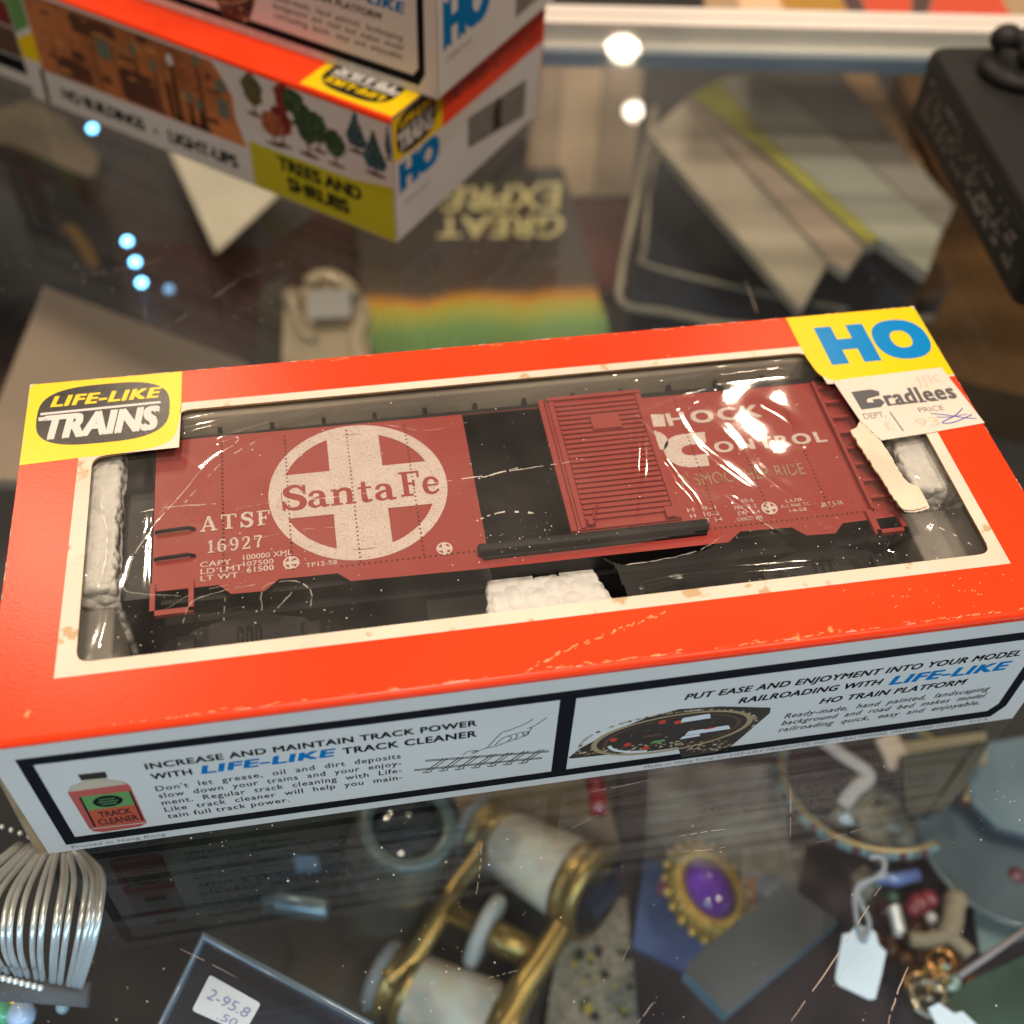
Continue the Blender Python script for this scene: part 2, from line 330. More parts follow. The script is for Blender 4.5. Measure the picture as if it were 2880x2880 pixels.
# ------------------------------------------------------------------ hobby boxes
L, WD, H = 190.0, 83.0, 39.4
def front_print(B, pm, mats):
    """long side of the train box: mats = indices (black, blue, white, plus picture colours by name)"""
    K, BL, P = mats['black'], mats['blue'], mats
    frame = [(3.7, 34.6), (60, 33.7), (186.3, 33.5), (186.3, 6), (184.3, 2.2), (3.7, 2.6)]
    B.holed([frame, [(5.9, 32.2), (60, 31.2), (93.4, 31.0), (93.4, 4.9), (5.9, 5.2)], [(96.3, 30.8), (184.2, 30.8), (184.2, 7.2), (182.6, 4.8), (96.3, 4.9)]], K, pm)
    T = B.text
    T('INCREASE AND MAINTAIN TRACK POWER', (22.6, 78.8, 26.0, 27.9), K, pm, .024, track=1.08)
    T('WITH', (22.8, 29.5, 22.3, 24.2), K, pm, .024, track=1.08)
    T('LIFE-LIKE', (31.2, 53.4, 22.0, 24.6), BL, pm, .034, .22, 1.1)
    T('TRACK CLEANER', (55.3, 78.8, 22.2, 24.3), K, pm, .024, track=1.08)
    for i, (t, x1) in enumerate((("Don't  let  grease,  oil  and  dirt  deposits", 65.2), ('slow  down  your  trains  and  your  enjoy-', 65.2), ('ment.  Regular  track  cleaning  with  Life-', 65.2),
                                 ('Like  track  cleaner  will  help  you  main-', 65.2), ('tain full track power.', 44.4))):
        T(t, (22.7, x1, 18.0-2.66*i, 19.75-2.66*i), K, pm, .010, track=1.12)
    T('Printed in Hong Kong', (4.3, 21, .8, 1.9), mats['ink'], pm, .0, .1, 1.1)
    # hand wiping a piece of track
    for pts in ([(88.9, 25.7), (87.6, 24.4), (84.6, 22.8), (83.4, 22.3), (82.2, 20.2), (81.2, 18.2), (80.9, 17.6), (82.4, 17.7), (83.9, 18.4)], [(91.4, 25.6), (89.7, 23.6), (88.9, 22.9), (88.4, 21.4), (87.5, 20.2)],
                [(82.2, 18.0), (83.4, 20.0), (84.6, 20.8), (85.2, 19.9), (84.2, 18.5), (83.2, 18.2)], [(84.4, 20.6), (85.8, 21.2), (86.2, 20.0), (85.2, 18.9), (84.4, 18.8)],
                [(85.9, 21.0), (87.0, 21.5), (87.4, 20.3), (86.5, 19.4), (85.6, 19.2)], [(87.0, 21.4), (88.2, 21.4), (88.2, 20.4), (87.4, 19.8)], [(88.9, 22.9), (88.0, 22.6)],
                [(80.9, 17.6), (79.6, 17.0), (78.0, 16.6)], [(76.4, 16.0), (77.2, 17.0), (78.4, 17.2), (79.2, 16.6), (78.0, 16.0)]):
        B.stroke(smooth(pts, 3), .17, K, pm)
    for a, b in (((67.4, 12.6), (91.3, 10.6)), ((69.6, 15.6), (92.5, 12.8))):
        for o in (0, .42): B.stroke([(a[0], a[1]+o), (b[0], b[1]+o)], .2, K, pm)
    for i in range(7):
        x = 69.5+i*3.0; z = 12.6-(x-67.4)*.083
        B.stroke([(x, z-.7), (x+3.3, z+3.2)], .24, K, pm, .008); B.stroke([(x+.9, z-.7), (x+4.1, z+3.1)], .2, K, pm, .008)
        B.stroke(arc(x+.3, z-.8, .8, .35, 180, 360, 6), .26, K, pm, .012)
    # right hand panel
    T('PUT EASE AND ENJOYMENT INTO YOUR MODEL', (116.6, 181.4, 25.3, 27.2), K, pm, .024, .22, 1.08)
    T('RAILROADING WITH', (127.4, 154.8, 21.4, 23.3), K, pm, .024, .22, 1.08)
    T('LIFE-LIKE', (157, 180, 20.8, 23.6), BL, pm, .034, .26, 1.1)
    T('HO TRAIN PLATFORM', (144.1, 173.0, 17.1, 19.0), K, pm, .024, .22, 1.08)
    for i, t in enumerate(('Ready-made,  hand  painted,  landscaping', 'background  and  road  bed  makes  model', 'railroading  quick,  easy  and  enjoyable.')):
        T(t, (138.0, 179.6, 13.3-2.6*i, 15.0-2.6*i), K, pm, .010, .22, 1.1)
    T('Made in Hong Kong for LIFE-LIKE PRODUCTS, INC.  \u2022  BALTIMORE, MARYLAND 21211  \u2022  U.S.A.', (112, 184.4, .8, 1.75), mats['ink'], pm, 0, .15, 1.1)
    # picture of the train platform
    B.flat([(96.4, 9.4), (98.5, 12.6), (104, 17.2), (110, 20.6), (116, 22.2), (124, 21.2), (134.3, 18.2), (134.6, 16.2), (129.2, 5.2), (126, 3.4), (119.4, 3.0), (118, 7.6), (97, 9.0)], P['dark'], lambda u, v, l=0: pm(u, v, l+.01))
    q = lambda u, v, l=0: pm(u, v, l+.02)
    for i in range(330):
        t = random.random(); e = random.choice((0, 0, 1, 2, 2, 3))
        if e == 0: u, v = 97+t*22, 9.6-t*1.8+random.uniform(0, 2.2)
        elif e == 1: u, v = 119+t*10, 7.0-t*1.5+random.uniform(-2.5, 2)
        elif e == 3: a = t*6.283; r3 = random.uniform(.1, .75); u, v = 116+r3*15*math.cos(a), 13.6+r3*6.6*math.sin(a)
        else: a = t*math.pi*1.1; u, v = 115-17*math.cos(a), 13+8*math.sin(a)
        w = random.uniform(.25, .9)*(.6 if e == 3 else 1); B.flat([(u, v), (u+w, v+.1), (u+w*.8, v+w*.7), (u+.1, v+w*.6)], random.choice((P['tan'], P['tan'], P['brown'], P['cream'])) if e < 3 else random.choice((P['brown'], P['brown'], P['green'], P['tan'], P['dark'])), lambda a, b, l=0, d=i: pm(a, b, .02+d*.0001))
    ring = lambda r: [(116+r*15.5*math.cos(a)+r*1.5*math.sin(a), 13.6+r*7.0*math.sin(a)) for a in [2*math.pi*i/48 for i in range(48)]]
    B.holed([ring(1.0), ring(.93)], P['tan'], lambda u, v, l=0: pm(u, v, .055)); B.holed([ring(.86), ring(.80)], P['brown'], lambda u, v, l=0: pm(u, v, .06))
    B.stroke(arc(112.5, 12.4, 8.5, 4.4, 185, 265, 10), .7, P['white'], lambda u, v, l=0: pm(u, v, .065))
    for j, (u, v, w, h, c) in enumerate(((116.8, 17.2, 6, 2.0, 'white'), (118.6, 12.0, 9, 1.8, 'white'), (117.8, 10.8, 4, 1.2, 'white'), (110, 13.2, 4, 1.3, 'brown'), (112, 10.6, 3, 1.2, 'green'), (122, 13.2, 2.4, .7, 'red'))):
        B.flat([(u, v), (u+w, v+.25), (u+w*.92, v+h), (u+.5, v+h*.85)], P[c], lambda a, b, l=0, d=j: pm(a, b, .075+d*.002))
    for u, v in ((104.6, 14.2), (107.6, 11.6), (111.3, 9.2), (113.4, 18.4), (116.4, 17.6)): B.flat(ell(u, v, .75, .75, 10), P['red'], lambda a, b, l=0: pm(a, b, .09))
    # bottle of track cleaner
    B.flat([(9.0, 8), (9.4, 6.4), (11, 5.6), (17.4, 5.8), (18.8, 6.8), (18.9, 21), (18.3, 22.8), (15.8, 24.4), (12.2, 24.8), (9.6, 23.6), (8.7, 21.6)], P['pink'], lambda u, v, l=0: pm(u, v, .02))
    B.flat([(12.1, 24.6), (15.7, 24.4), (15.7, 25.2), (12.0, 25.5)], P['cream'], lambda u, v, l=0: pm(u, v, .022))
    B.flat([(8.9, 21.9), (18.6, 22.0), (18.1, 23.0), (15.8, 24.3), (12.2, 24.7), (9.6, 23.6)], P['cream'], lambda u, v, l=0: pm(u, v, .03))
    B.flat([(11.8, 25.3), (16.0, 25.0), (16.1, 27.1), (11.7, 27.3)], P['capb'], lambda u, v, l=0: pm(u, v, .03))
    B.flat([(10.2, 14.4), (18.3, 14.4), (18.5, 19.4), (10.0, 19.7)], P['green'], lambda u, v, l=0: pm(u, v, .03))
    B.flat([(10.2, 8.2), (18.2, 7.9), (18.3, 14.35), (10.2, 14.35)], P['orange'], lambda u, v, l=0: pm(u, v, .03))
    B.flat(ell(14.25, 16.9, 2.5, 2.05, 24), K, lambda u, v, l=0: pm(u, v, .04))
    B.stroke([(10.1, 8.2), (10.2, 19.6)], .35, K, lambda u, v, l=0: pm(u, v, .042)); B.stroke([(18.35, 8), (18.45, 19.4)], .3, K, lambda u, v, l=0: pm(u, v, .042))
    for k, w in ((17.7, 2.6), (16.8, 3.4), (15.9, 2.6)): B.stroke([(14.25-w/2, k), (14.25+w/2, k)], .3, P['green'], lambda u, v, l=0: pm(u, v, .045))
    T('TRACK', (11.7, 17.2, 11.4, 13.4), P['capb'], lambda u, v, l=0: pm(u, v, .042), .02)
    T('CLEANER', (11.0, 17.8, 8.5, 10.6), P['capb'], lambda u, v, l=0: pm(u, v, .042), .02)
    B.stroke([(9.4, 7.5), (18.6, 7.0)], .35, P['cream'], lambda u, v, l=0: pm(u, v, .034))
PRN = dict(black=NAVY, blue=BLUE, ink=mat('small_ink', (.09, .10, .13), .5), dark=mat('photo_dark', (.035, .025, .02), .4), tan=mat('photo_tan', (.38, .28, .15), .4), brown=mat('photo_brown', (.10, .05, .03), .4),
           cream=mat('photo_cream', (.55, .46, .34), .4), white=mat('photo_white', (.68, .70, .72), .4), green=mat('photo_green', (.12, .30, .09), .4), red=mat('photo_red', (.55, .05, .03), .4),
           pink=mat('photo_pink', (.50, .085, .07), .4, vary=(3, .15)), orange=mat('photo_orange', (.52, .085, .035), .4), capb=mat('photo_cap', (.025, .012, .012), .4))
PKEY = list(PRN); PIDX = {k: i for i, k in enumerate(PKEY)}; PMAT = [PRN[k] for k in PKEY]
def logo_plate(B, pm, cx, cy, rx, ry, bk, yl, wh, bottom_first=False):
    """black barrel shaped plate with two lines of lettering"""
    B.flat(sup(cx, cy, rx, ry, 3.0), bk, pm)
    up = lambda u, v, l=0: pm(u, v, .02)
    X = lambda t: cx+rx*t
    B.text('LIFE-LIKE', (X(-.80), X(.80), cy+ry*.36, cy+ry*.70), yl, up, .036, .25, 1.12)
    B.stroke([(X(-.95), cy+ry*.14), (X(.86), cy+ry*.18)], ry*.075, wh, up)
    B.text('TRAINS', (X(-.90), X(.78), cy-ry*.70, cy+ry*.03), wh, up, .045, .12, 1.02)
    B.stroke([(X(-.97), cy-ry*.03), (X(-.6), cy-ry*.0)], ry*.12, wh, up)

def card_box(root, length, top_loops=None, redfront=True, bottom=False):
    """the folded carton: panels as separate parts; local x along the long side, y away, z up"""
    B = MB(); R = 1.0
    outer = [(0, R), (length, R), (length, WD), (0, WD)]
    loops = [outer] + (top_loops or [])
    B.holed(loops, 0, lambda u, v, l=0: V3((u, v, H)))
    B.holed(loops, 2, lambda u, v, l=0: V3((u, v, H-.55)))
    for lp in (top_loops or []):
        k = len(lp); B.add([V3((*p, H)) for p in lp] + [V3((*p, H-.55)) for p in lp], [[i, (i+1) % k, (i+1) % k + k, i+k] for i in range(k)], 1)
    nst = 40; pr = [(R*(1-math.sin(a)), H-R+R*math.cos(a)) for a in [math.pi/2*i/5 for i in range(6)]]
    pr += [(0, H-1.15)]
    vs = [V3((length*i/nst, y, z - (.85*(i/nst) if j == len(pr)-1 else 0))) for j, (y, z) in enumerate(pr) for i in range(nst+1)]
    B.add(vs, [[j*(nst+1)+i, j*(nst+1)+i+1, (j+1)*(nst+1)+i+1, (j+1)*(nst+1)+i] for j in range(len(pr)-1) for i in range(nst)], 0, True)
    for x in (0, length): B.poly([(x, R, H), (x, WD, H), (x, WD, H-1), (x, 0, H-1)], 1)
    B.poly([(0, WD, H), (length, WD, H), (length, WD, H-1), (0, WD, H-1)], 0)
    top = B.build('top_panel', [RED, EDGE, CARDIN], root)
    F = MB(); F.add([(0, 0, 0), (length, 0, 0), (length, 0, H-1.95), (0, 0, H-1.1), (0, .5, 0), (length, .5, 0), (length, .5, H-1.0), (0, .5, H-1.0)],
                    [[0, 1, 2, 3], [7, 6, 5, 4], [0, 4, 5, 1]], 0)
    front = F.build('front_panel', [WHITE], root)
    E = MB(); E.box(0.05, .6, 0, .55, WD-.6, H-1.05); e0 = E.build('end_panel', [WHITE], root)
    E = MB(); E.box(length-.55, .6, 0, length-.05, WD-.6, H-1.05); e1 = E.build('end_panel', [WHITE], root)
    E = MB(); E.box(0, WD-.5, 0, length, WD, H-1.05); E.build('back_panel', [RED], root)
    E = MB(); E.box(.6, .6, .02, length-.6, WD-.6, .5); E.build('bottom_panel', [CARDIN], root)
    return top, front, e0, e1

# ---- the main box with the window
box = thing('train_box', 'red window box with yellow corners holding a toy boxcar, alone on the glass', 'toy box', (0, 0, 0))
win = rounded([(13.4, 14.0), (177.1, 14.0), (177.1, 61.0), (166.0, 61.8), (163.0, 62.7), (161.4, 64.6), (160.8, 67.4), (160.6, 71.6), (29.6, 71.6), (29.4, 67.4), (28.8, 64.6), (27.2, 62.7), (24.2, 61.8), (13.4, 61.0)], 2.4)
top, front, e0, e1 = card_box(box, L, [win])
pt = lambda u, v, l=0: V3((u, v, H+.03+l))
B = MB()
B.holed([[(10.1, 11.4), (179.6, 11.2), (179.6, 60.4), (162, 61.5), (160.9, 73.5), (30, 73.7), (29.6, 61.4), (10.8, 61.2)], win], 0, pt)
B.flat([(163.0, 62.2), (176.8, 60.9), (190, 60.2), (190, 61.0)], 0, lambda u, v, l=0: pt(u, v, .004))
cr = B.build('window_border', [CREAM], top)
for k, sgn in ((0, 1), (1, -1)):
    B = MB(); fx = (lambda u: u) if k == 0 else (lambda u: 190-u)
    edge = [(u, v) for u, v in win if u < 29.8 and u > 15.9 and 60.5 < v < 69.0]      # follows the die cut
    pts = [(30, 82.9), (29.9, 73.6), (29.62, 69.2)] + edge + [(15.8, 61.2), (11, 61.15), (0, 60.7), (0, 82.9)]
    B.flat([(fx(u), v) for u, v in pts], 0, lambda u, v, l=0: pt(u, v, .02+l))
    p2 = lambda u, v, l=0: pt(u, v, .045+l)
    if k == 0: logo_plate(B, p2, 14.9, 72.9, 12.8, 8.3, 1, 2, 3)
    else:      # big HO
        HOX = [(165.0, 66.9), (168.9, 66.9), (168.9, 71.2), (172.3, 71.2), (172.3, 66.9), (176.2, 66.9), (176.2, 78.9), (172.3, 78.9), (172.3, 74.6), (168.9, 74.6), (168.9, 78.9), (165.0, 78.9)]
        B.flat(HOX, 4, p2); B.holed([sup(183.0, 72.9, 6.2, 6.3, 2.35), sup(183.0, 72.9, 2.3, 2.7, 2.3)], 4, p2)
    B.build('corner_patch', [YEL, BLK, YEL, WHITE, mat('sky_blue_print', (.0, .22, .58), .22, spec=.2, bump=(240, .03))], top)
# scuffs along the front fold and a crease
B = MB()
for i in range(170):
    u = random.choice((random.uniform(20, 188), random.uniform(90, 186))); v = 1.0+abs(random.gauss(0, .28)); w = random.uniform(.15, 1.6); h = random.uniform(.05, .22)
    if v < 1.02: v = 1.03
    B.flat([(u, v), (u+w, v+random.uniform(-.02, .1)), (u+w*.7, v+h), (u+w*.2, v+h*.8)], 0, lambda a, b, l=0, d=i: pt(a, b, .001*d*.2))
for i in range(34):
    t = i/33; u = 88+t*24+random.uniform(-.6, .6); v = 1.6+t**.8*7.4+random.uniform(-.35, .35); w = random.uniform(.3, 1.2)
    B.flat([(u, v), (u+w, v+w*.35), (u+w*.9, v+w*.45+.12), (u+.1, v+.14)], 0, lambda a, b, l=0, d=i: pt(a, b, .02+.0005*d))
for i in range(26):
    u = random.uniform(32, 160); v = 82.2+random.uniform(-.1, .5); w = random.uniform(.3, 1.4)
    B.flat([(u, v), (u+w, v), (u+w, v+.12), (u, v+.15)], 0, lambda a, b, l=0, d=i: pt(a, b, .0005*d))
def nick(pts, d): B.flat(pts, 1, lambda a, b, l=0: pt(a, b, .05+d*.0004))
for i in range(60):
    e = random.choice(('b', 'b', 'l', 'r', 'f')); w = random.uniform(.4, 2.6); h = random.uniform(.06, .2); t = random.random()
    if e == 'b': u = 2+t*185; nick([(u, 83-.02), (u+w, 83-.02), (u+w*.8, 83-h), (u+w*.2, 83-h*.7)], i)
    elif e == 'l': v = 3+t*78; nick([(.02, v), (h, v+w*.2), (h*.8, v+w*.8), (.02, v+w)], i)
    elif e == 'r': v = 3+t*78; nick([(189.98, v), (189.98, v+w), (190-h, v+w*.8), (190-h*.7, v+w*.2)], i)
    else: u = 2+t*186; nick([(u, 1.0), (u+w, 1.0), (u+w*.8, 1+h), (u+w*.2, 1+h*.8)], i)
for cu, cv, sx_, sy_ in ((0.02, 82.98, 1, -1), (189.98, 82.98, -1, -1), (.02, 1.02, 1, 1), (189.98, 1.02, -1, 1)): nick([(cu, cv), (cu+sx_*1.1, cv), (cu+sx_*.5, cv+sy_*.35), (cu+sx_*.2, cv+sy_*1.0), (cu, cv+sy_*1.4)], 61)
for i in range(30):                       # a second, fainter rub near the right hand end
    u, v = random.gauss(168, 9), random.gauss(6.0, 2.0)
    if 1.1 < v < 10.6: w = random.uniform(.15, .6); B.flat([(u, v), (u+w, v+w*.5), (u+w*.8, v+w*.5+.08), (u, v+.08)], 0, lambda a, b, l=0, d=i: pt(a, b, .06+.0005*d))
tag(B.build('scuff_marks', [mat('scuffed_card', (.93, .42, .20), .6), mat('rubbed_white_card', (.80, .66, .55), .7)], top), kind='stuff')
# front side printing, upright and pale
B = MB(); front_print(B, lambda u, v, l=0: V3((u, -.03-l, v)), PIDX); B.build('side_printing', PMAT, front)
B = MB()
B.add([V3(p) for p in ((-2.0, .3, 0), (-.2, .3, 0), (-.2, .3, 30), (-.5, .3, 30), (-2.0, 81, 0), (-.2, 81, 0), (-.2, 81, 30), (-.5, 81, 30))], [[0, 1, 2, 3], [5, 4, 7, 6], [3, 2, 6, 7]], 0); B.add([V3(p) for p in ((-2.03, .1, 0), (-.53, .1, 30), (-.53, 81, 30), (-2.03, 81, 0))], [[0, 1, 2, 3]], 1); B.build('end_flap', [EDGE, WHITE], box)
# price sticker with its torn tan flap
st = MB()
stick = [(163.4, 62.0), (167.8, 62.3), (188.0, 62.9), (190.2, 46.0), (178.0, 44.9), (167.2, 44.2), (164.9, 50.0)]
st.prism([V3((u, v, H+.26)) for u, v in stick], (0, 0, -.12), 0)
ps = lambda u, v, l=0: V3((u, v, H+.29+l))
fp = smooth([(164.9, 50.0), (163.2, 48.2), (162.1, 46.9), (163.0, 38.0), (164.0, 29.2)], 3) + smooth([(164.0, 29.2), (164.4, 27.4), (165.4, 26.1), (169.4, 26.4), (169.9, 28.5), (169.8, 31.6), (168.3, 32.6), (167.6, 36.0), (167.2, 44.2)], 3)[1:]
fp2 = []
for i in range(len(fp)):
    a_, b_ = fp[i], fp[(i+1) % len(fp)]; m3 = max(1, int(math.hypot(b_[0]-a_[0], b_[1]-a_[1])/.6))
    for j in range(m3): fp2.append((a_[0]+(b_[0]-a_[0])*j/m3+random.uniform(-.16, .16), a_[1]+(b_[1]-a_[1])*j/m3+random.uniform(-.12, .12)))
fp = fp2
st.prism([V3((u+.35+random.uniform(-.15, .15), v-.3, H-.3)) for u, v in fp if v < 43], (0, 0, -.15), 0)
st.prism([V3((u, v, H+.12)) for u, v in fp], (0, 0, -.4), 1)
bl = lambda x0, y0, x1, y1: [(x0, y0), (x1, y0), (x1, y1), (x0, y1)]
# logo letter: block with an arrow cut into it, then the word in slab letters
st.flat([(166.3, 53.0), (170.6, 53.2), (171.9, 54.4), (171.3, 55.6), (169.6, 55.6), (169.7, 54.7), (168.2, 54.9), (168.6, 55.9), (171.6, 56.5), (171.9, 57.7), (170.4, 58.5), (166.0, 58.3)], 2, ps)
st.text('radlees', (172.3, 187.5, 53.4, 57.6), 2, lambda u, v, l=0: ps(u, v+(u-172)*.02, .003), .03, 0, 1.12)
for u in (172.9, 176.6, 179.4, 182.0): st.flat(bl(u-.3, 53.35, u+1.4, 53.8), 2, lambda a, b, l=0: ps(a, b, .007))
st.text('DEPT.', (166.0, 170.6, 50.3, 51.9), 3, ps, .0); st.text('PRICE', (178.0, 183.5, 50.6, 52.0), 3, ps, .0)
st.stroke([(171.9, 51.6), (172.6, 46.0)], .3, 3, ps)
st.stroke([(170.4, 50.5), (170.8, 45.8)], .12, 4, ps)
st.text('JJK', (180.6, 186.8, 58.4, 61.0), 4, ps, -.01); st.text('1   93', (169.5, 181, 46.6, 49.0), 4, ps, -.012)
st.stroke(smooth([(180.2, 50.0), (183.2, 49.2), (186.4, 48.0), (189.0, 47.4)], 4), .26, 5, ps); st.stroke(smooth([(187.4, 50.6), (185.0, 48.8), (181.4, 47.2), (184.0, 47.0), (188.6, 48.6)], 4), .26, 5, lambda a, b, l=0: ps(a, b, .004))
st.stroke(smooth([(181.0, 48.9), (184.0, 48.5), (187.6, 48.9)], 4), .2, 5, lambda a, b, l=0: ps(a, b, .008))
o = st.build('price_sticker', [mat('sticker_paper', (.76, .66, .58), .55, vary=(5, .05)), mat('torn_tan_card', (.74, .64, .50), .75, vary=(10, .12), bump=(40, .5)), mat('sticker_print', (.10, .10, .11), .5), GREYINK, FADED, INKB], box)
o['label'] = 'cream store price sticker with a torn tan strip hanging over the window'
# black liner inside the box
B = MB(); B.box(.8, .8, .6, 189.2, 82.0, 1.2); B.box(20, 9, 1.3, 166, 9.7, 30); B.box(18.6, 30.6, 1.3, 23.8, 71, 33)
B.build('black_liner', [TRAY], box)
for a in ((1, 8, 1.25, 17.4, 30.4, 32), (168.5, 8, 1.25, 189, 31.2, 32)): B = MB(); B.rbox(*a, r=.6); B.build('end_insert', [mat('grey_insert_card', (.25, .23, .205), .7, vary=(3, .25))], box)
B = MB(); B.rbox(20, 71.2, 1.3, 168, 73.6, 37.6, .8); B.build('inner_wall', [mat('tan_inner_wall', (.46, .40, .33), .55, vary=(2, .3))], box)
# clear film
FX0, FX1, FY0, FY1 = 11.0, 178.5, 12.0, 73.0
NX, NY = 440, 160
ridges = [([(138.5, 63.8), (135.5, 63.3), (129, 61.6), (123.2, 59.4), (121.7, 58.3), (120.2, 55), (119.1, 51.6), (117.3, 44.6), (114.3, 35.5), (112.7, 31)], 1.0, .42),
          ([(122.6, 46), (123.4, 42.6), (124, 39.4), (125.4, 35.8), (126.2, 30.5), (126.8, 28.3)], .8, .30),
          ([(29.6, 69.6), (35.3, 70.3), (42, 71)], .8, .5), ([(30.5, 66.0), (38, 67.6), (47.8, 69.6), (52, 70.3)], .9, .6), ([(38.0, 62.6), (44, 64.6), (52, 66.6), (59.1, 69.2)], .9, .6),
          ([(41, 63.1), (39.9, 61.7), (34.8, 57.4), (29.9, 49.9), (26.1, 44.5), (22.1, 36.9), (20.9, 32.3), (20.6, 28.8), (24.7, 27.3), (30.2, 26.3)], .5, .16),
          ([(40, 44.8), (45.5, 45.7), (55, 45.4), (65.3, 45.6), (82.7, 46.6), (92.1, 47.4), (102.7, 48), (107.1, 48.5)], .4, .10),
          ([(112, 15.6), (118.6, 16.5), (125.2, 16.4), (131.8, 16.2), (141.7, 15.6), (150, 15.0)], 1.2, .9),
          ([(133.0, 33.5), (135.5, 28.5), (137.1, 26.4), (139, 24)], 1.2, .22), ([(146.5, 58.2), (149.5, 54.5), (151.4, 50.5)], 1.6, .16),
          ([(30, 23), (38, 21.5), (46, 22.5), (52, 20)], .5, .12), ([(36, 19), (40, 22), (47, 18)], .5, .12), ([(24.6, 62), (24.9, 45), (25, 29)], .8, .25),
          ([(128, 67), (150, 68.5), (160, 67.2)], 1.2, .4), ([(60, 70.4), (90, 70.2), (118, 70.8)], .7, .35), ([(66, 67.6), (96, 68.2), (122, 68.8)], .7, .3),
          ([(132, 62), (137, 52), (141, 40), (147, 30), (150, 26)], 1.4, .10), ([(128.5, 60), (131, 48), (138, 36)], 1.0, .10), ([(60, 58), (72, 60), (84, 57), (95, 60)], .5, .05), ([(88, 60), (93, 50), (90, 40)], .5, .05), ([(46, 66), (52, 58), (50, 48)], .6, .05), ([(152, 45), (158, 36), (156, 30)], .7, .08), ([(98, 36), (104, 40), (110, 37)], .5, .06), ([(66, 33), (74, 36), (80, 33)], .5, .05), ([(30, 60), (36, 52), (34, 44)], .6, .06), ([(106, 62), (112, 58), (116, 62)], .5, .06), ([(14, 33), (18, 26), (17, 17)], 1.2, .18), ([(172, 34), (170, 22), (160, 17)], 1.5, .25)]
rseg = []
for pts, w, a in ridges:
    q = smooth(pts, 5); rseg.append((q, w, a, min(p[0] for p in q)-4*w, max(p[0] for p in q)+4*w, min(p[1] for p in q)-4*w, max(p[1] for p in q)+4*w))
def film_z(x, y):
    z = H-.75
    ex = min(x-FX0, FX1-x, y-FY0, FY1-y)
    z -= .35*(1-math.exp(-ex/5.))
    z += .10*math.sin(x*.11+y*.06)*math.sin(y*.10-x*.03+1) + .026*math.sin(.42*x+.2*y+2*math.sin(.15*y)) + .007*math.sin(.8*y-.35*x+1.3*math.sin(.2*x))
    for q, w, a, x0, x1, y0, y1 in rseg:
        if x0 < x < x1 and y0 < y < y1:
            d2 = 1e9
            for i in range(len(q)-1):
                ax, ay = q[i]; bx, by = q[i+1]; dx, dy = bx-ax, by-ay; t = ((x-ax)*dx+(y-ay)*dy)/(dx*dx+dy*dy+1e-9); t = max(0, min(1, t))
                d = (x-ax-t*dx)**2+(y-ay-t*dy)**2
                if d < d2: d2 = d
            z += a*w*.55*math.exp(-d2/(w*w))
    return min(z, H-.6)
def inpoly(x, y, P):
    c = False; j = len(P)-1
    for i in range(len(P)):
        if (P[i][1] > y) != (P[j][1] > y) and x < (P[j][0]-P[i][0])*(y-P[i][1])/(P[j][1]-P[i][1])+P[i][0]: c = not c
        j = i
    return c
hole = smooth([(84.6, 21.0), (89.0, 24.4), (96.9, 24.0), (104, 24.6), (109.5, 21.7), (117.6, 22.1), (125, 23.2), (128.2, 25.3), (128.6, 27.4), (120, 27.2), (112.6, 26.2), (102.4, 25.8), (92, 25.6), (87, 25.4)], 3)
hole2 = [(84, 12), (85, 25), (88, 25.5), (104, 25.6), (107.4, 22), (108.4, 12)]
F = MB(); vs = [V3((FX0+(FX1-FX0)*i/NX, FY0+(FY1-FY0)*j/NY, 0)) for j in range(NY+1) for i in range(NX+1)]
for v in vs: v.z = film_z(v.x, v.y)
fs = []
for j in range(NY):
    for i in range(NX):
        cx, cy = FX0+(FX1-FX0)*(i+.5)/NX, FY0+(FY1-FY0)*(j+.5)/NY
        if inpoly(cx, cy, hole) or inpoly(cx, cy, hole2): continue
        fs.append([j*(NX+1)+i, j*(NX+1)+i+1, (j+1)*(NX+1)+i+1, (j+1)*(NX+1)+i])
F.add(vs, fs, 0, True)
FILM = sheet('crinkled_clear_film', (.94, .94, .92), .05, 2.0, .020, (.78, .72, .66))
o = F.build('window_film', [FILM], box); o['label'] = 'clear crinkled film torn open at the lower middle'
# whitened crease lines that also paint in the lamp glints; dust of the film
CRE = sheet('whitened_crease_glint', (.9, .9, .9), .1, 1.0, .42, (.80, .74, .68))
B = MB()
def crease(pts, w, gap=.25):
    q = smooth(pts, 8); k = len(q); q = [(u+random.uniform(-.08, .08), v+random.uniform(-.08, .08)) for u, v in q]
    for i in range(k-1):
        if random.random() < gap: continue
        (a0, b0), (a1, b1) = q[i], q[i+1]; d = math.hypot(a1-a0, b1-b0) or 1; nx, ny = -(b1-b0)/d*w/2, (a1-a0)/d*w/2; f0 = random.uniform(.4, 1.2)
        B.poly([V3((a0-nx*f0, b0-ny*f0, film_z(a0, b0)+.05)), V3((a1-nx*f0, b1-ny*f0, film_z(a1, b1)+.05)), V3((a1+nx*f0, b1+ny*f0, film_z(a1, b1)+.05)), V3((a0+nx*f0, b0+ny*f0, film_z(a0, b0)+.05))])
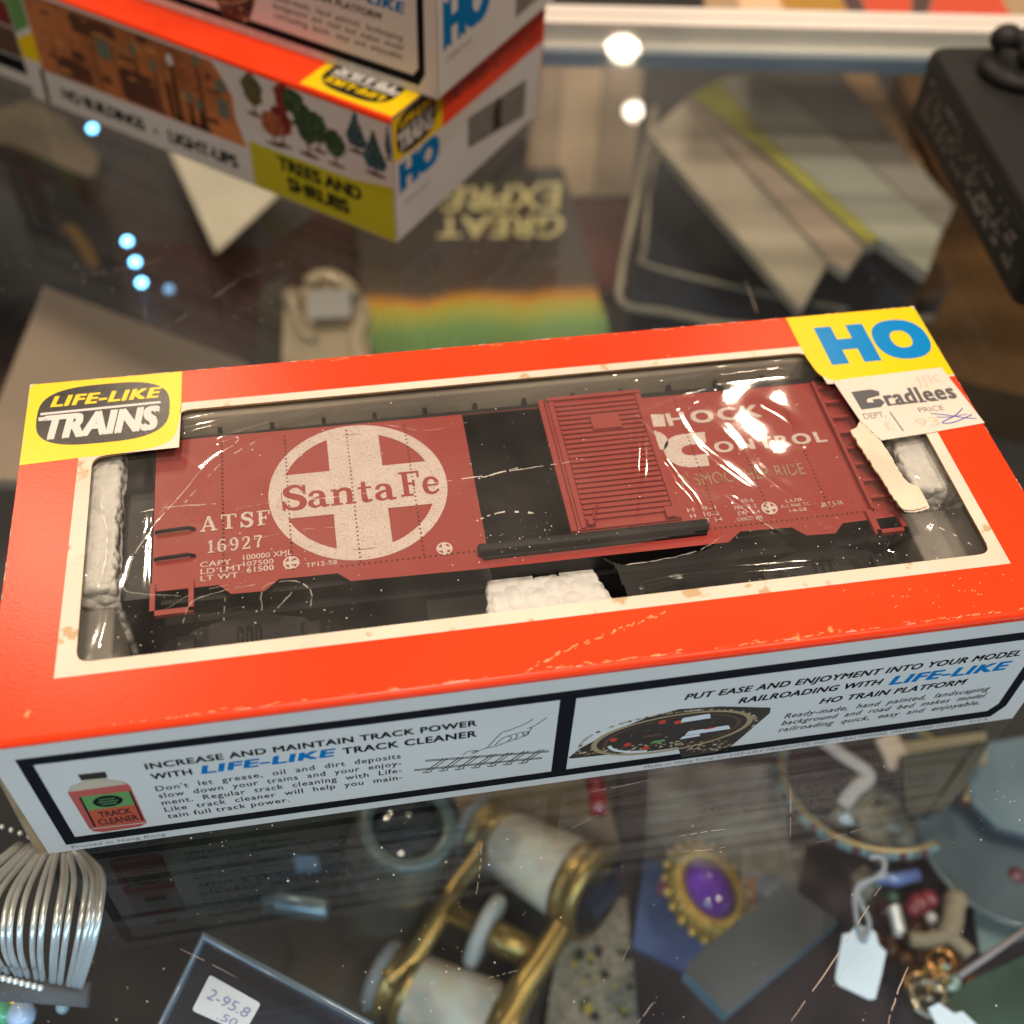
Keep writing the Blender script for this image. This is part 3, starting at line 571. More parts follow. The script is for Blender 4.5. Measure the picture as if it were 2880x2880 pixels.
for pts, w, gp in (([(41, 63.1), (39.9, 61.7), (34.8, 57.4), (29.9, 49.9), (26.1, 44.5), (22.1, 36.9), (20.9, 32.3), (20.6, 28.8), (24.7, 27.3), (30.2, 26.3)], .26, .1), ([(44, 62), (38.5, 58.2), (33.8, 52.4), (30, 47)], .3, .45),
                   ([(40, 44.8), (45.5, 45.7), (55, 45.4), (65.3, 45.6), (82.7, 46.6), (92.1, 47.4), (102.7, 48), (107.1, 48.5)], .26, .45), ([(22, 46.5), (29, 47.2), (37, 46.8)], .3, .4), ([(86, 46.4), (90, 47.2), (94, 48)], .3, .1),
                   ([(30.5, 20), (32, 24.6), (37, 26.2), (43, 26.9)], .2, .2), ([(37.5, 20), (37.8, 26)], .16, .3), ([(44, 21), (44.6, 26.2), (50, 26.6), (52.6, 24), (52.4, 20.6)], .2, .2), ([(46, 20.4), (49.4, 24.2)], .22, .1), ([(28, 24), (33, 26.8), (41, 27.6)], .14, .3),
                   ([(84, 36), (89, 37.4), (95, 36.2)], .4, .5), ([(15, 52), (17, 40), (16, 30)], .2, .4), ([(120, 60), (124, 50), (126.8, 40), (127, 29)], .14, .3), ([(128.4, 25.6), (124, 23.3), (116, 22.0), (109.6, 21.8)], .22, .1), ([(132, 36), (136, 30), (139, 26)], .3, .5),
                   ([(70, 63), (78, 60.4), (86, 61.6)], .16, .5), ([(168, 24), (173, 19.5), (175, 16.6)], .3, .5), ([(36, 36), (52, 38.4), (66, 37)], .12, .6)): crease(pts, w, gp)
tag(B.build('film_crease_glints', [CRE], box), kind='stuff')
B = MB()
for i in range(420):
    u, v = (random.uniform(14, 176), random.uniform(14.5, 71)) if i % 2 else (random.choice((random.uniform(16, 60), random.uniform(84, 104), random.uniform(130, 175))), random.uniform(14.5, 34))
    if inpoly(u, v, hole) or inpoly(u, v, hole2): continue
    r_ = random.choice((.05, .06, .08, .1, .15)); z = film_z(u, v)+.07; B.poly([V3((u+r_*math.cos(a), v+r_*math.sin(a)*random.uniform(.6, 1.2), z)) for a in (0, 1.3, 2.5, 3.8, 5)])
tag(B.build('film_dust', [DUST], box), kind='stuff')

# ------------------------------------------------------------------ the boxcar inside, lying on its side
CZ = 36.0                      # level of the car's upward side
car = thing('boxcar', 'dark red toy freight boxcar with white round emblem inside the window box', 'toy train car', (95, 45, 1.3))
CO_ = V3((95, 45, 1.3))
sill = [(24.6, 29.6), (36.4, 29.5), (38.5, 27.2), (44.4, 27.0), (47.0, 29.3), (57.6, 29.1), (59.8, 27.0), (82.5, 26.4), (130.6, 26.0), (133.6, 28.2), (143.7, 27.8), (145.9, 25.5), (151.6, 25.2), (153.8, 27.4), (165.4, 27.6)]
outl = sill + [(165.4, 65.6), (24.6, 66.8)]
door_hole = [(85.4, 32.2), (102.4, 32.0), (102.8, 66.0), (85.6, 66.2)]
B = MB(); pc = lambda u, v, l=0: V3((u, v, CZ+l))
B.holed([outl, door_hole], 0, pc)
k = len(door_hole); B.add([pc(*p) for p in door_hole] + [pc(*p, -1.2) for p in door_hole], [[i, (i+1) % k, (i+1) % k + k, i+k] for i in range(k)], 0)
k = len(outl); B.add([pc(*p) for p in outl] + [V3((p[0], max(p[1], 29.0), 3.0)) for p in outl], [[i, (i+1) % k, (i+1) % k + k, i+k] for i in range(k)], 2)
B.holed([outl], 2, lambda u, v, l=0: V3((u, max(v, 29.0), 3.0)))
# raised upright ribs at the panel edges and rivet rows
def rivet(u, v, lift=0): B.add([pc(u-.2, v-.2, lift+.0), pc(u+.2, v-.2, lift), pc(u+.2, v+.2, lift), pc(u-.2, v+.2, lift), pc(u, v, lift+.14)], [[0, 1, 4], [1, 2, 4], [2, 3, 4], [3, 0, 4]], 1)
for u in (37.3, 49.6, 61.9, 73.6, 130.2, 140.6, 152.6):
    for i in range(34): rivet(u, 31.2+i*1.02, .05)
for i in range(26): rivet(58.4+i*1.02, 30.6, .05)
for i in range(36): rivet(127+i*1.02, 29.6, .05)
B.build('body', [CARRED, CARRED2, CARB], car, CO_)
# door
D = MB(); D.box(103.0, 32.4, CZ-.6, 123.2, 67.0, CZ+.5)
D.box(101.6, 32.2, CZ-.5, 102.7, 67.6, CZ+.7); D.box(103.6, 32.6, CZ+.5, 104.6, 66.6, CZ+.95); D.box(122.0, 32.6, CZ+.5, 123.2, 66.6, CZ+.95); D.box(103.4, 66.7, CZ+.5, 123.2, 67.6, CZ+1.1)
for i in range(24):
    y = 34.4+i*1.33
    D.box(104.8, y, CZ+.4, 121.8, y+.78, CZ+.98)
D.box(111.2, 57.2, CZ+.55, 117.2, 61.4, CZ+1.35); D.box(120.2, 32.6, CZ+.55, 122.0, 35.2, CZ+1.4); D.tube([(104.8, 33.6, CZ+1.2), (106.0, 34.2, CZ+1.3), (107.6, 37.4, CZ+1.2)], .3, 6); D.ball((105.6, 33.4, CZ+1.0), (1.0, .7, .7), 0, 10)
D.build('sliding_door', [CARRED], car, CO_)
# door track, ladder, grab irons, stirrups, roof, underframe, trucks
T = MB(); T.rbox(83.4, 28.9, CZ-.3, 127.6, 30.9, CZ+2.0, .5, 2); T.box(84.2, 28.2, CZ-.2, 127.0, 28.85, CZ+.5); T.build('door_track', [CARB], car, CO_)
T = MB()
for u0, u1 in ((160.2, 160.9), (164.7, 165.4)): T.box(u0, 29.4, CZ+.02, u1, 65.0, CZ+1.1)
for i in range(8): T.box(160.9, 31.8+i*4.4, CZ+.5, 164.7, 32.5+i*4.4, CZ+1.2)
T.build('ladder', [CARRED], car, CO_)
for y in (43.0, 36.6):
    T = MB(); T.tube([(25.0, y-.2, CZ+.6), (26, y-.1, CZ+.75), (31, y+.1, CZ+.75), (32.2, y+.1, CZ+.1)], .33, 6); T.build('grab_iron', [CARB], car, CO_)
for pts in ([(24.9, 30.6), (24.9, 24.3), (31.6, 24.5), (31.6, 30.6)], [(159.4, 29.0), (159.8, 24.0), (165.2, 24.0), (165.2, 29.0)]):
    T = MB()
    for (a, b), (c, d) in zip(pts, pts[1:]): x0, x1 = sorted((a, c)); y0, y1 = sorted((b, d)); T.box(x0-.45, y0-.45, CZ-.25, x1+.45, y1+.45, CZ+.65)
    T.build('stirrup_step', [CARRED], car, CO_)
T = MB(); R0 = [(67.6, 35.2), (68.8, 30), (69.6, 19.5), (68.8, 9), (67.6, 3.6)]
T.add([V3((24.4, y, z)) for y, z in R0] + [V3((165.8, y-.9, z)) for y, z in R0], [[i, i+1, i+6, i+5] for i in range(4)], 0, True)
T.box(24.4, 65.9, 35.0, 165.8, 67.4, 35.9)
for i in range(14): T.box(26+i*10.4, 66.0, 4, 26.8+i*10.4, 69.9, 35.4)
T.build('roof', [CARB], car, CO_)
T = MB(); T.box(26, 25.6, 8, 164, 29.2, 31); T.box(60, 20.5, 15, 130, 25.5, 23); T.box(73, 16, 20, 84, 25, 30); T.box(26, 27.5, 31, 164, 28.6, 34.6); T.build('underframe', [CARB], car, CO_)
for cx in (41.0, 149.0):
    tr_ = MB()
    for z in (30.2, 9.5):
        P2 = [(-12.4, 21.0), (-9.6, 23.6), (-3.6, 25.2), (3.6, 25.2), (9.6, 23.6), (12.4, 21.0), (12.0, 18.6), (8.4, 19.4), (4, 17.6), (-4, 17.6), (-8.4, 19.4), (-12, 18.6)]
        tr_.holed([[(cx+a, b) for a, b in P2], [(cx-8.4, 21.6), (cx-4.4, 21.2), (cx-4.4, 23.8)], [(cx+8.4, 21.6), (cx+4.4, 23.8), (cx+4.4, 21.2)]], 0, lambda u, v, l=0: V3((u, v, z+1.2)))
        tr_.prism([V3((cx+a, b, z+1.15)) for a, b in P2], (0, 0, -1.6), 0)
        for a in (-1.6, 0, 1.6): tr_.tube([(cx+a, 18.6, z+1.6), (cx+a, 22.6, z+1.6)], .55, 8)
        for a in (-11, 11): tr_.rbox(cx+a-1.8, 18.4, z+.6, cx+a+1.8, 22, z+2.4, .5)
    tr_.box(cx-3, 19, 10, cx+3, 25, 30)
    tk = tr_.build('truck', [CARB], car, CO_)
    for a in (-11, 11):
        w_ = MB()
        for z in (25.4, 12.2): w_.lathe([(0, z-1), (5.8, z-1), (5.8, z+.4), (6.6, z+.5), (6.6, z+1.2), (0, z+1.3)], 24, 0, Matrix.Translation((cx+a, 20, 0)))
        w_.tube([(cx+a, 20, 9.6), (cx+a, 20, 31)], .9, 8); w_.build('wheel', [CARB], tk, CO_)
# car lettering
B = MB(); N_ = [0]
def pl_(u, v, l=0): return pc(u, v, .06+l)
EC = (63.0, 48.75)
B.holed([ell(*EC, 17.15, 17.3, 80), ell(*EC, 14.75, 14.9, 80)], 0, pl_)
hw, hh = 5.15, 5.55                     # half widths of the cross
def cp(x0, y0, x1, y1): return [(EC[0]+x0, EC[1]+y0), (EC[0]+x1, EC[1]+y0), (EC[0]+x1, EC[1]+y1), (EC[0]+x0, EC[1]+y1)]
B.flat(cp(-14.6, -hh, 14.6, hh), 0, lambda u, v, l=0: pl_(u, v, .012)); B.flat(cp(-hw, hh, hw, 14.7), 0, lambda u, v, l=0: pl_(u, v, .012)); B.flat(cp(-hw, -14.7, hw, -hh), 0, lambda u, v, l=0: pl_(u, v, .012))
SLAB = {'S': (.68, [([(.60, .76), (.5, .93), (.32, .97), (.13, .84), (.14, .66), (.32, .55), (.53, .43), (.6, .25), (.5, .07), (.3, .03), (.11, .12), (.06, .28)], [.09, .12, .14, .19, .21, .24, .24, .21, .19, .13, .1, .09]), ([(.64, .62), (.64, 1.0)], .09), ([(.03, .0), (.03, .38)], .09)]),
        'a': (.62, [([(.09, .47), (.13, .6), (.27, .65), (.4, .58), (.43, .42)], [.13, .12, .11, .15, .18]), ([(.43, .46), (.43, .12), (.49, .04), (.62, .06)], [.18, .18, .12, .07]), ([(.43, .41), (.24, .37), (.1, .27), (.09, .14), (.19, .04), (.31, .06), (.43, .17)], [.07, .1, .15, .16, .11, .08, .06])]),
        'n': (.74, [([(.17, .0), (.17, .64)], .17), ([(0, .035), (.34, .035)], .08), ([(.02, .63), (.18, .63)], .08), ([(.2, .5), (.32, .63), (.46, .63), (.55, .52), (.55, .0)], [.08, .13, .15, .17, .17]), ([(.42, .035), (.74, .035)], .08)]),
        't': (.46, [([(.2, .86), (.2, .16), (.26, .05), (.43, .08)], [.13, .18, .14, .07]), ([(.02, .61), (.43, .61)], .085)]),
        'F': (.74, [([(.2, .0), (.2, 1.0)], .2), ([(.0, .04), (.44, .04)], .08), ([(0, .96), (.7, .96)], .09), ([(.68, 1.0), (.68, .72)], .08), ([(.2, .5), (.5, .5)], .09), ([(.5, .64), (.5, .37)], .075)]),
        'e': (.62, [([(.13, .35), (.55, .37)], .085), ([(.55, .35), (.54, .5), (.43, .63), (.29, .65), (.15, .55), (.1, .34), (.15, .13), (.29, .03), (.45, .06), (.57, .17)], [.11, .13, .12, .12, .16, .18, .17, .12, .1, .07])]),
        'A': (.9, [([(.1, .0), (.42, 1.0)], .1), ([(.42, 1.0), (.76, .0)], .19), ([(.2, .33), (.64, .33)], .09), ([(-.04, .04), (.26, .04)], .09), ([(.56, .04), (.94, .04)], .09)]),
        'T': (.86, [([(.43, 0), (.43, 1)], .19), ([(.0, .95), (.86, .95)], .1), ([(.03, 1), (.03, .72)], .08), ([(.83, 1), (.83, .72)], .08), ([(.22, .04), (.64, .04)], .09)]),
        '1': (.5, [([(.26, 0), (.26, 1)], .18), ([(.04, .8), (.26, .96)], .1), ([(.02, .04), (.5, .04)], .09)]),
        '6': (.66, [([(.56, .84), (.44, .96), (.28, .94), (.13, .74), (.1, .4), (.18, .1), (.34, .03), (.52, .14), (.56, .33), (.47, .53), (.32, .58), (.16, .46)], [.13, .1, .12, .17, .19, .16, .1, .15, .18, .14, .1, .08])]),
        '9': (.66, [([(.1, .16), (.22, .04), (.38, .06), (.53, .26), (.56, .6), (.48, .9), (.32, .97), (.14, .86), (.1, .67), (.19, .47), (.34, .42), (.5, .54)], [.13, .1, .12, .17, .19, .16, .1, .15, .18, .14, .1, .08])]),
        '2': (.66, [([(.1, .7), (.13, .87), (.3, .97), (.48, .9), (.53, .7), (.42, .48), (.22, .26), (.08, .08)], [.14, .11, .1, .14, .18, .17, .13, .1]), ([(.06, .06), (.58, .06)], .12), ([(.58, .0), (.58, .24)], .07)]),
        '7': (.64, [([(.06, .93), (.6, .93)], .13), ([(.08, 1), (.08, .7)], .07), ([(.57, .9), (.36, .5), (.3, 0)], [.1, .16, .19])]), ' ': (.28, [])}
def slab(word, box_, m, gap=.06, rise=0.0, base=.018):
    u0, u1, b, c = box_; tot = sum(SLAB[ch][0]+gap for ch in word)-gap; sx = (u1-u0)/tot; sy = c-b; x = 0
    for ch in word:
        w, strokes = SLAB[ch]
        for pts, ww in strokes:
            N_[0] += 1; q = smooth(pts, 3); k_ = len(q)
            if isinstance(ww, list): wq = [ww[min(len(ww)-1, i//3)]*(1-(i % 3)/3)+ww[min(len(ww)-1, i//3+1)]*((i % 3)/3) for i in range(k_)]
            else: wq = ww
            pm_ = lambda a, bb, l=0, d=N_[0]: pl_(u0+(x+a)*sx, b+bb*sy+rise*(x+a)*sx, base+(d % 60)*.0007)
            B.stroke(q, wq, m, pm_)
        x += w+gap
slab('Santa', (48.5, 70.0, 45.3, 51.4), 1, .05, base=.03); slab('Fe', (71.0, 78.6, 45.7, 52.0), 1, .04, base=.03)
slab('ATSF', (33.2, 46.0, 42.3, 45.9), 0, .24); slab('16927', (34.4, 44.4, 37.0, 40.0), 0, .22)
t = lambda s, bx, bold=0.01, m=0, track=1.05: B.text(s, bx, m, lambda u, v, l=0: pl_(u, v, .01), bold, 0, track)
t('CAPY', (33.1, 38.6, 33.9, 35.1), .012); t('LD LMT', (33.2, 40.6, 32.3, 33.5), .012); t('LT WT', (33.2, 39.8, 30.7, 31.9), .012)
t('100000 XML', (40.8, 49.6, 34.5, 35.7), .012); t('107500', (40.8, 46.2, 33.0, 34.1), .012); t('61500', (41.4, 46.2, 31.5, 32.7), .016)
t('TP12-58', (52.0, 57.6, 31.2, 32.2), .01)
def small_emblem(cx, cy, r_):
    B.holed([ell(cx, cy, r_, r_, 24), ell(cx, cy, r_*.78, r_*.78, 24)], 0, lambda u, v, l=0: pl_(u, v, .012))
    B.flat(bl(cx-r_*.8, cy-r_*.28, cx+r_*.8, cy+r_*.28), 0, lambda u, v, l=0: pl_(u, v, .016)); B.flat(bl(cx-r_*.28, cy+r_*.28, cx+r_*.28, cy+r_*.8), 0, lambda u, v, l=0: pl_(u, v, .016)); B.flat(bl(cx-r_*.28, cy-r_*.8, cx+r_*.28, cy-r_*.28), 0, lambda u, v, l=0: pl_(u, v, .016))
small_emblem(49.4, 32.7, 1.5); small_emblem(77.5, 32.0, 1.5); small_emblem(140.9, 33.0, 1.6)
# right half lettering
t('HOCK', (127.4, 147.0, 57.3, 60.7), .028, 0, 1.25); t('ONTROL', (134.9, 158.2, 48.6, 51.4), .028, 0, 1.25)
UP = lambda u, v, l=0: pl_(u, v, .01)
B.flat([(123.9, 57.4), (126.5, 57.2), (126.9, 60.6), (124.2, 61.0)], 0, UP)
B.flat([(123.6, 51.2)] + arc(123.7, 53.4, 2.2, 2.7, -75, 75, 8) + [(123.7, 56.4)], 0, UP)
B.holed([[(134.0, 54.6)] + arc(129.2, 50.0, 4.9, 4.6, 90, 270, 14) + [(132.4, 45.4), (132.8, 48.6)] + arc(129.6, 50.0, 1.7, 1.4, 270, 90, 8) + [(133.5, 51.6)]], 0, UP)
B.text('A SMOOTHER RIDE', (125.4, 151.0, 40.6, 43.6), 2, UP, .0, 0, 1.05)
for i, (a, b_) in enumerate((('H  9-1', 'IL  40-6'), ('H  10-6', 'IW  9-2'), ('CU FT  3-4', 'EW  8-4'))):
    t(a, (124.9+.2*i, 130.6+.2*i, 34.2-1.5*i, 35.2-1.5*i), -.005); t(b_, (134+.2*i, 138.4+.2*i, 35.0-1.5*i, 36.0-1.5*i), -.005)
t('CAPACITY 3898', (133.8, 138.8, 30.6, 31.5), -.005)
for i, w in enumerate(('LUB', 'A-1 PAK TC', '14-58')): t(w, (143.2+(i != 1)*1.4, 149.2-(i != 1)*1.2, 33.9-1.25*i, 34.7-1.25*i), -.005)
t('BLT 5-76', (151.4, 155.6, 31.9, 32.9), .005)
B.build('lettering', [CARW, CARRED, CARG], car, CO_)

# white foam packing
def foam_mat():
    m = mat('white_foam', (.74, .725, .69), .65, spec=.25); nt = m.node_tree; N = nt.nodes; b = N['Principled BSDF']
    tc = N.new('ShaderNodeTexCoord'); vo = N.new('ShaderNodeTexVoronoi'); vo.feature = 'SMOOTH_F1'; vo.inputs['Scale'].default_value = 40; vo.inputs['Smoothness'].default_value = .25
    bp = N.new('ShaderNodeBump'); bp.invert = True; bp.inputs['Strength'].default_value = .75; bp.inputs['Distance'].default_value = .02
    nt.links.new(tc.outputs['Object'], vo.inputs['Vector']); nt.links.new(vo.outputs['Distance'], bp.inputs['Height']); nt.links.new(bp.outputs[0], b.inputs['Normal']); return m
FOAM = foam_mat()
def foam(name, label, outline, z0, z1):
    B = MB(); q = []; k = len(outline)
    for i in range(k):                     # the cut edge follows the beads
        a, b_ = outline[i], outline[(i+1) % k]; n = max(1, int(math.hypot(b_[0]-a[0], b_[1]-a[1])/.7))
        for j in range(n):
            t = j/n; ph = .28*abs(math.sin(math.pi*(t*n*.7/2.3)))+random.uniform(-.12, .12); dx, dy = b_[1]-a[1], -(b_[0]-a[0]); d = math.hypot(dx, dy); q.append((a[0]+(b_[0]-a[0])*t+dx/d*ph, a[1]+(b_[1]-a[1])*t+dy/d*ph))
    cx = sum(p[0] for p in q)/len(q); cy = sum(p[1] for p in q)/len(q); n = len(q); rows = [(0, z0), (0, z1-1.2), (.02, z1-.45), (.05, z1-.1), (.10, z1)]
    vs = [V3((u+(cx-u)*k_, v+(cy-v)*k_, z)) for k_, z in rows for u, v in q]
    B.add(vs, [[r*n+i, r*n+(i+1) % n, (r+1)*n+(i+1) % n, (r+1)*n+i] for r in range(len(rows)-1) for i in range(n)], 0, True)
    B.holed([[(u+(cx-u)*.10, v+(cy-v)*.10) for u, v in q]], 0, lambda u, v, l=0: V3((u, v, z1)))
    return tag(B.build(name, [FOAM], None, V3((cx, cy, z0))), label, 'foam packing', 'white foam packing in the box')
foam('foam_packing', 'white bead foam lump poking up through the torn film below the boxcar', [(82.6, 10.5), (107.6, 10.5), (107.2, 20.1), (105.8, 24.2), (105.0, 28.0), (103.4, 29.2), (102.4, 27.6), (101.8, 29.8), (99.4, 29.8), (98.6, 26.6), (93.2, 26.6), (91.8, 29.4), (90.2, 30.8), (87.6, 31.2), (85.0, 29.2)], 1.3, 31.6)
foam('foam_packing', 'white foam strip along the short end of the box beside the yellow logo corner', [(3, 30.9), (12, 30.6), (18.2, 31.0), (18.0, 48), (18.3, 66), (3, 66)], 1.3, 37.0)
foam('foam_packing', 'white foam piece at the sticker end of the box, partly behind the torn tan strip', [(170.6, 33.4), (178, 32.0), (188, 31.8), (188, 60), (171.4, 60), (170.9, 45)], 1.3, 37.0)

# ------------------------------------------------------------------ stacked boxes behind
def frame_on(root, pm_local): return pm_local
LB = 140.0; KX = V3((82.0, 172.5, 0)); ya = math.radians(-40); XB = V3((math.cos(ya), math.sin(ya), 0))
low = thing('hobby_box', 'lower box of the tilted stack, with pictures of toy trees, lamps and buildings', 'toy box', KX - XB*LB, ya)
_L = L; 
top2, front2, f0, f1 = card_box(low, LB)
pf = lambda u, v, l=0: V3((u, -.03-l, v)); pe = lambda u, v, l=0: V3((LB+.0+l, u, v))
BPH = [WHITE, LIME, BLK, mat('orange_photo', (.46, .15, .045), .45, vary=(4, .45), flecks=(11, .66, (.55, .25, .06))), mat('tree_red', (.20, .018, .014), .6, vary=(30, .4)), mat('tree_orange', (.36, .10, .035), .6, vary=(30, .4)), mat('tree_green', (.025, .06, .022), .6, vary=(30, .4)),
       mat('tree_blue', (.03, .075, .095), .6, vary=(30, .4)), mat('tree_olive', (.11, .085, .03), .6, vary=(30, .4)), mat('window_grey', (.13, .15, .11), .5), YEL, mat('brown_print', (.10, .03, .012), .5, vary=(6, .3)), PRN['green'], mat('leaf_light', (.10, .15, .06), .6), mat('leaf_red_light', (.42, .12, .07), .6), mat('wall_light', (.48, .20, .06), .5, vary=(5, .3))]  # the brown is picture ink for posts, trunks and patches
B = MB()
B.flat([(8, 12.0), (88.4, 12.6), (85.5, 22), (85.8, 28), (83, 33), (80, 37), (8, 37.2)], 3, pf)
B.flat([(89.3, 0.2), (LB-.2, 0.2), (LB-.2, 18), (139, 18.2), (126, 16), (89.3, 15.4)], 1, pf)
B.stroke([(6.4, 0.3), (7.2, 12)], 1.6, 2, pf); B.flat([(0.3, 22), (7.5, 26), (7.5, 37.5), (0.3, 37.5)], 12, lambda u, v, l=0: pf(u, v, .01)); B.flat([(0.3, 14), (8, 14), (8, 24), (0.3, 20)], 10, pf)
B.text('HO BUILDINGS', (14.2, 47.5, 4.2, 8.0), 2, pf, .042, 0, .96); B.flat(ell(52.0, 5.6, .8, .8, 12), 2, pf); B.text('LIGHT-UPS', (57.5, 83.5, 4.0, 8.0), 2, pf, .042, 0, .96)
B.text('TREES AND', (99.6, 128.5, 9.9, 14.0), 2, lambda u, v, l=0: pf(u, v, .01), .042, 0, .96); B.text('SHRUBS', (102.4, 123.8, 3.6, 8.0), 2, lambda u, v, l=0: pf(u, v, .01), .042, 0, .96)
for i, (u, v, w, h) in enumerate(((35, 24.5, 5.5, 6), (79.6, 20, 4.2, 6), (80, 28, 4, 4))): B.flat(rounded(bl(u, v, u+w, v+h), 1), 9, lambda a, b, l=0: pf(a, b, .01))
for i, (u, z0, z1) in enumerate(((64, 13.5, 31), (50, 13.5, 30), (74, 13.5, 34), (57, 13.5, 27), (69, 13.5, 21), (72.5, 13.5, 20))):
    mm = 2 if i in (0, 4, 5) else 11
    B.stroke([(u, z0), (u, z1)], [1.7, 1.0], mm, lambda a, b, l=0: pf(a, b, .012)); B.flat(bl(u-1.6, z0-.6, u+1.6, z0+.9), mm, lambda a, b, l=0: pf(a, b, .014))
    B.flat(ell(u, z1+1.4, 1.3, 1.9, 14), 0 if i == 0 else 9, lambda a, b, l=0: pf(a, b, .014))
for (u0, v0, u1, v1, m_) in ((16, 13, 30, 19, 11), (42, 13, 56, 24, 11), (60, 13, 62.5, 25, 11), (26, 30, 44, 36, 11), (66, 30, 80, 33, 5)): B.flat(rounded(bl(u0, v0, u1, v1), 2), m_, lambda a, b, l=0: pf(a, b, .006))
for i in range(46):
    u, v = random.uniform(9, 82), random.uniform(13.5, 35); w, h_ = random.uniform(1, 7), random.uniform(.4, 3)
    B.flat(rounded([(u, v), (u+w, v+random.uniform(-.6, .6)), (u+w*random.uniform(.8, 1), v+h_), (u+w*.1, v+h_*random.uniform(.6, 1))], .8, 2), random.choice((11, 11, 15, 3, 15)), lambda a, b, l=0, i=i: pf(a, b, .008+i*.00005))
for x in (16, 24, 33, 41): B.stroke([(x, 13.5), (x+.4, 25+x*.1)], .5, 11, lambda a, b, l=0: pf(a, b, .0112))
def tree(u, z0, z1, w, m_, kind, d):
    h = z1-z0; pf2 = lambda a, b, l=0: pf(a, b, .016+d*.003)
    B.stroke([(u, z0), (u, z0+h*.5)], h*.05, 11, pf2); B.flat(ell(u, z0, w*.45, h*.05, 10), 11, pf2)
    if kind == 'cone': P = [(u, z1), (u+w*.22, z0+h*.62), (u+w*.5, z0+h*.3), (u+w*.34, z0+h*.12), (u-w*.34, z0+h*.12), (u-w*.5, z0+h*.34), (u-w*.24, z0+h*.66)]
    else:
        P = [(u+w*.5*math.cos(a)*(1+.12*math.sin(a*5+d)), z0+h*.62+h*.38*math.sin(a)*(1+.06*math.cos(a*4+d))) for a in [2*math.pi*i/24 for i in range(24)]]
    B.flat(P, m_, lambda a, b, l=0: pf(a, b, .018+d*.003))
    for j in range(34):
        a_ = random.random()*6.28; q_ = random.random()**.5; hw_ = w*.55 if kind != 'cone' else w*.5*(.25+.75*random.random())
        cx_, cz_ = u+hw_*q_*math.cos(a_), z0+h*.62+h*.38*q_*math.sin(a_)
        if kind == 'cone': cz_ = z0+h*(.12+.8*random.random()); cx_ = u+w*.5*(1-(cz_-z0)/h)*random.uniform(-1.05, 1.05)
        B.flat(ell(cx_, cz_, random.uniform(.25, .7), random.uniform(.2, .5), 6), m_ if j % 3 else 13+(m_ == 4 or m_ == 5), lambda a, b, l=0, j=j: pf(a, b, .0185+d*.003+j*.00006))
for d, a in enumerate(((93.5, 25, 37.5, 7, 8, 'r'), (104.5, 27, 38, 6.5, 4, 'r'), (102.6, 18.4, 31, 7, 4, 'r'), (99.2, 17.5, 28, 7.5, 5, 'r'), (108, 27, 37.5, 7.5, 6, 'r'), (115.3, 21, 33, 6, 6, 'r'), (111.5, 18.4, 34, 8, 6, 'r'), (120.8, 18.6, 29.5, 7, 6, 'r'), (128.4, 25.5, 38, 7, 7, 'cone'), (134.2, 20.5, 34.5, 8, 7, 'cone'), (138.8, 27, 37.5, 2.2, 7, 'cone'))): tree(*a, d)
B.build('side_printing', BPH, front2)
B = MB()
B.flat([(25, 24.2), (82.4, 24.2), (82.4, H-1.1), (25, H-1.1)], 0, pe); B.flat([(0.6, 25.6), (25, 24.2), (25, H-1.1), (.6, H-1.1)], 1, lambda u, v, l=0: pe(u, v, .006))
logo_plate(B, lambda u, v, l=0: pe(u, v, .03+l), 11.8, 32.0, 9.6, 6.4, 2, 1, 4)
B.text('HO', (3.8, 22, 15.4, 23.4), 3, pe, .07); B.text('ITEM NO.', (4.8, 18, 9.6, 11.0), 5, pe, 0)
B.flat([(38.6, 10), (72.6, 3.6), (73, 16), (38.6, 20)], 6, pe)
for i in range(9): v = 18.6-i*1.1; B.stroke([(40, v), (51+random.uniform(-2, 2), v-1.6)], .35, 5, lambda a, b, l=0: pe(a, b, .012))
for i in range(8): v = 15.4-i*1.1; B.stroke([(59, v), (71+random.uniform(-2, 0), v-2.0)], .35, 5, lambda a, b, l=0: pe(a, b, .012))
B.flat([(53, 8.2), (58, 7.2), (58, 16.6), (55.5, 18), (53, 15)], 2, lambda a, b, l=0: pe(a, b, .014))
B.text('HO TRAIN ACCESSORIES', (29, 80, 29.5, 33.5), 7, lambda u, v, l=0: pe(u, v-(u-29)*.05, .01), .03)
B.build('end_printing', [RED, YEL, BLK, BLUE, WHITE, GREYINK, mat('grey_tone_print', (.20, .175, .15), .6, vary=(40, .3)), mat('dark_red_print', (.28, .012, .006), .5)], f1)
B = MB(); p3 = lambda u, v, l=0: V3((u, v, H+.03+l)); B.flat([(110, 1.0), (LB, 1.0), (LB, 25), (110, 25)], 0, p3); logo_plate(B, lambda u, v, l=0: p3(250-u, 22-v, .03+l), 126, 11, 11.5, 8.0, 1, 0, 2); B.build('corner_patch', [YEL, BLK, WHITE], top2)

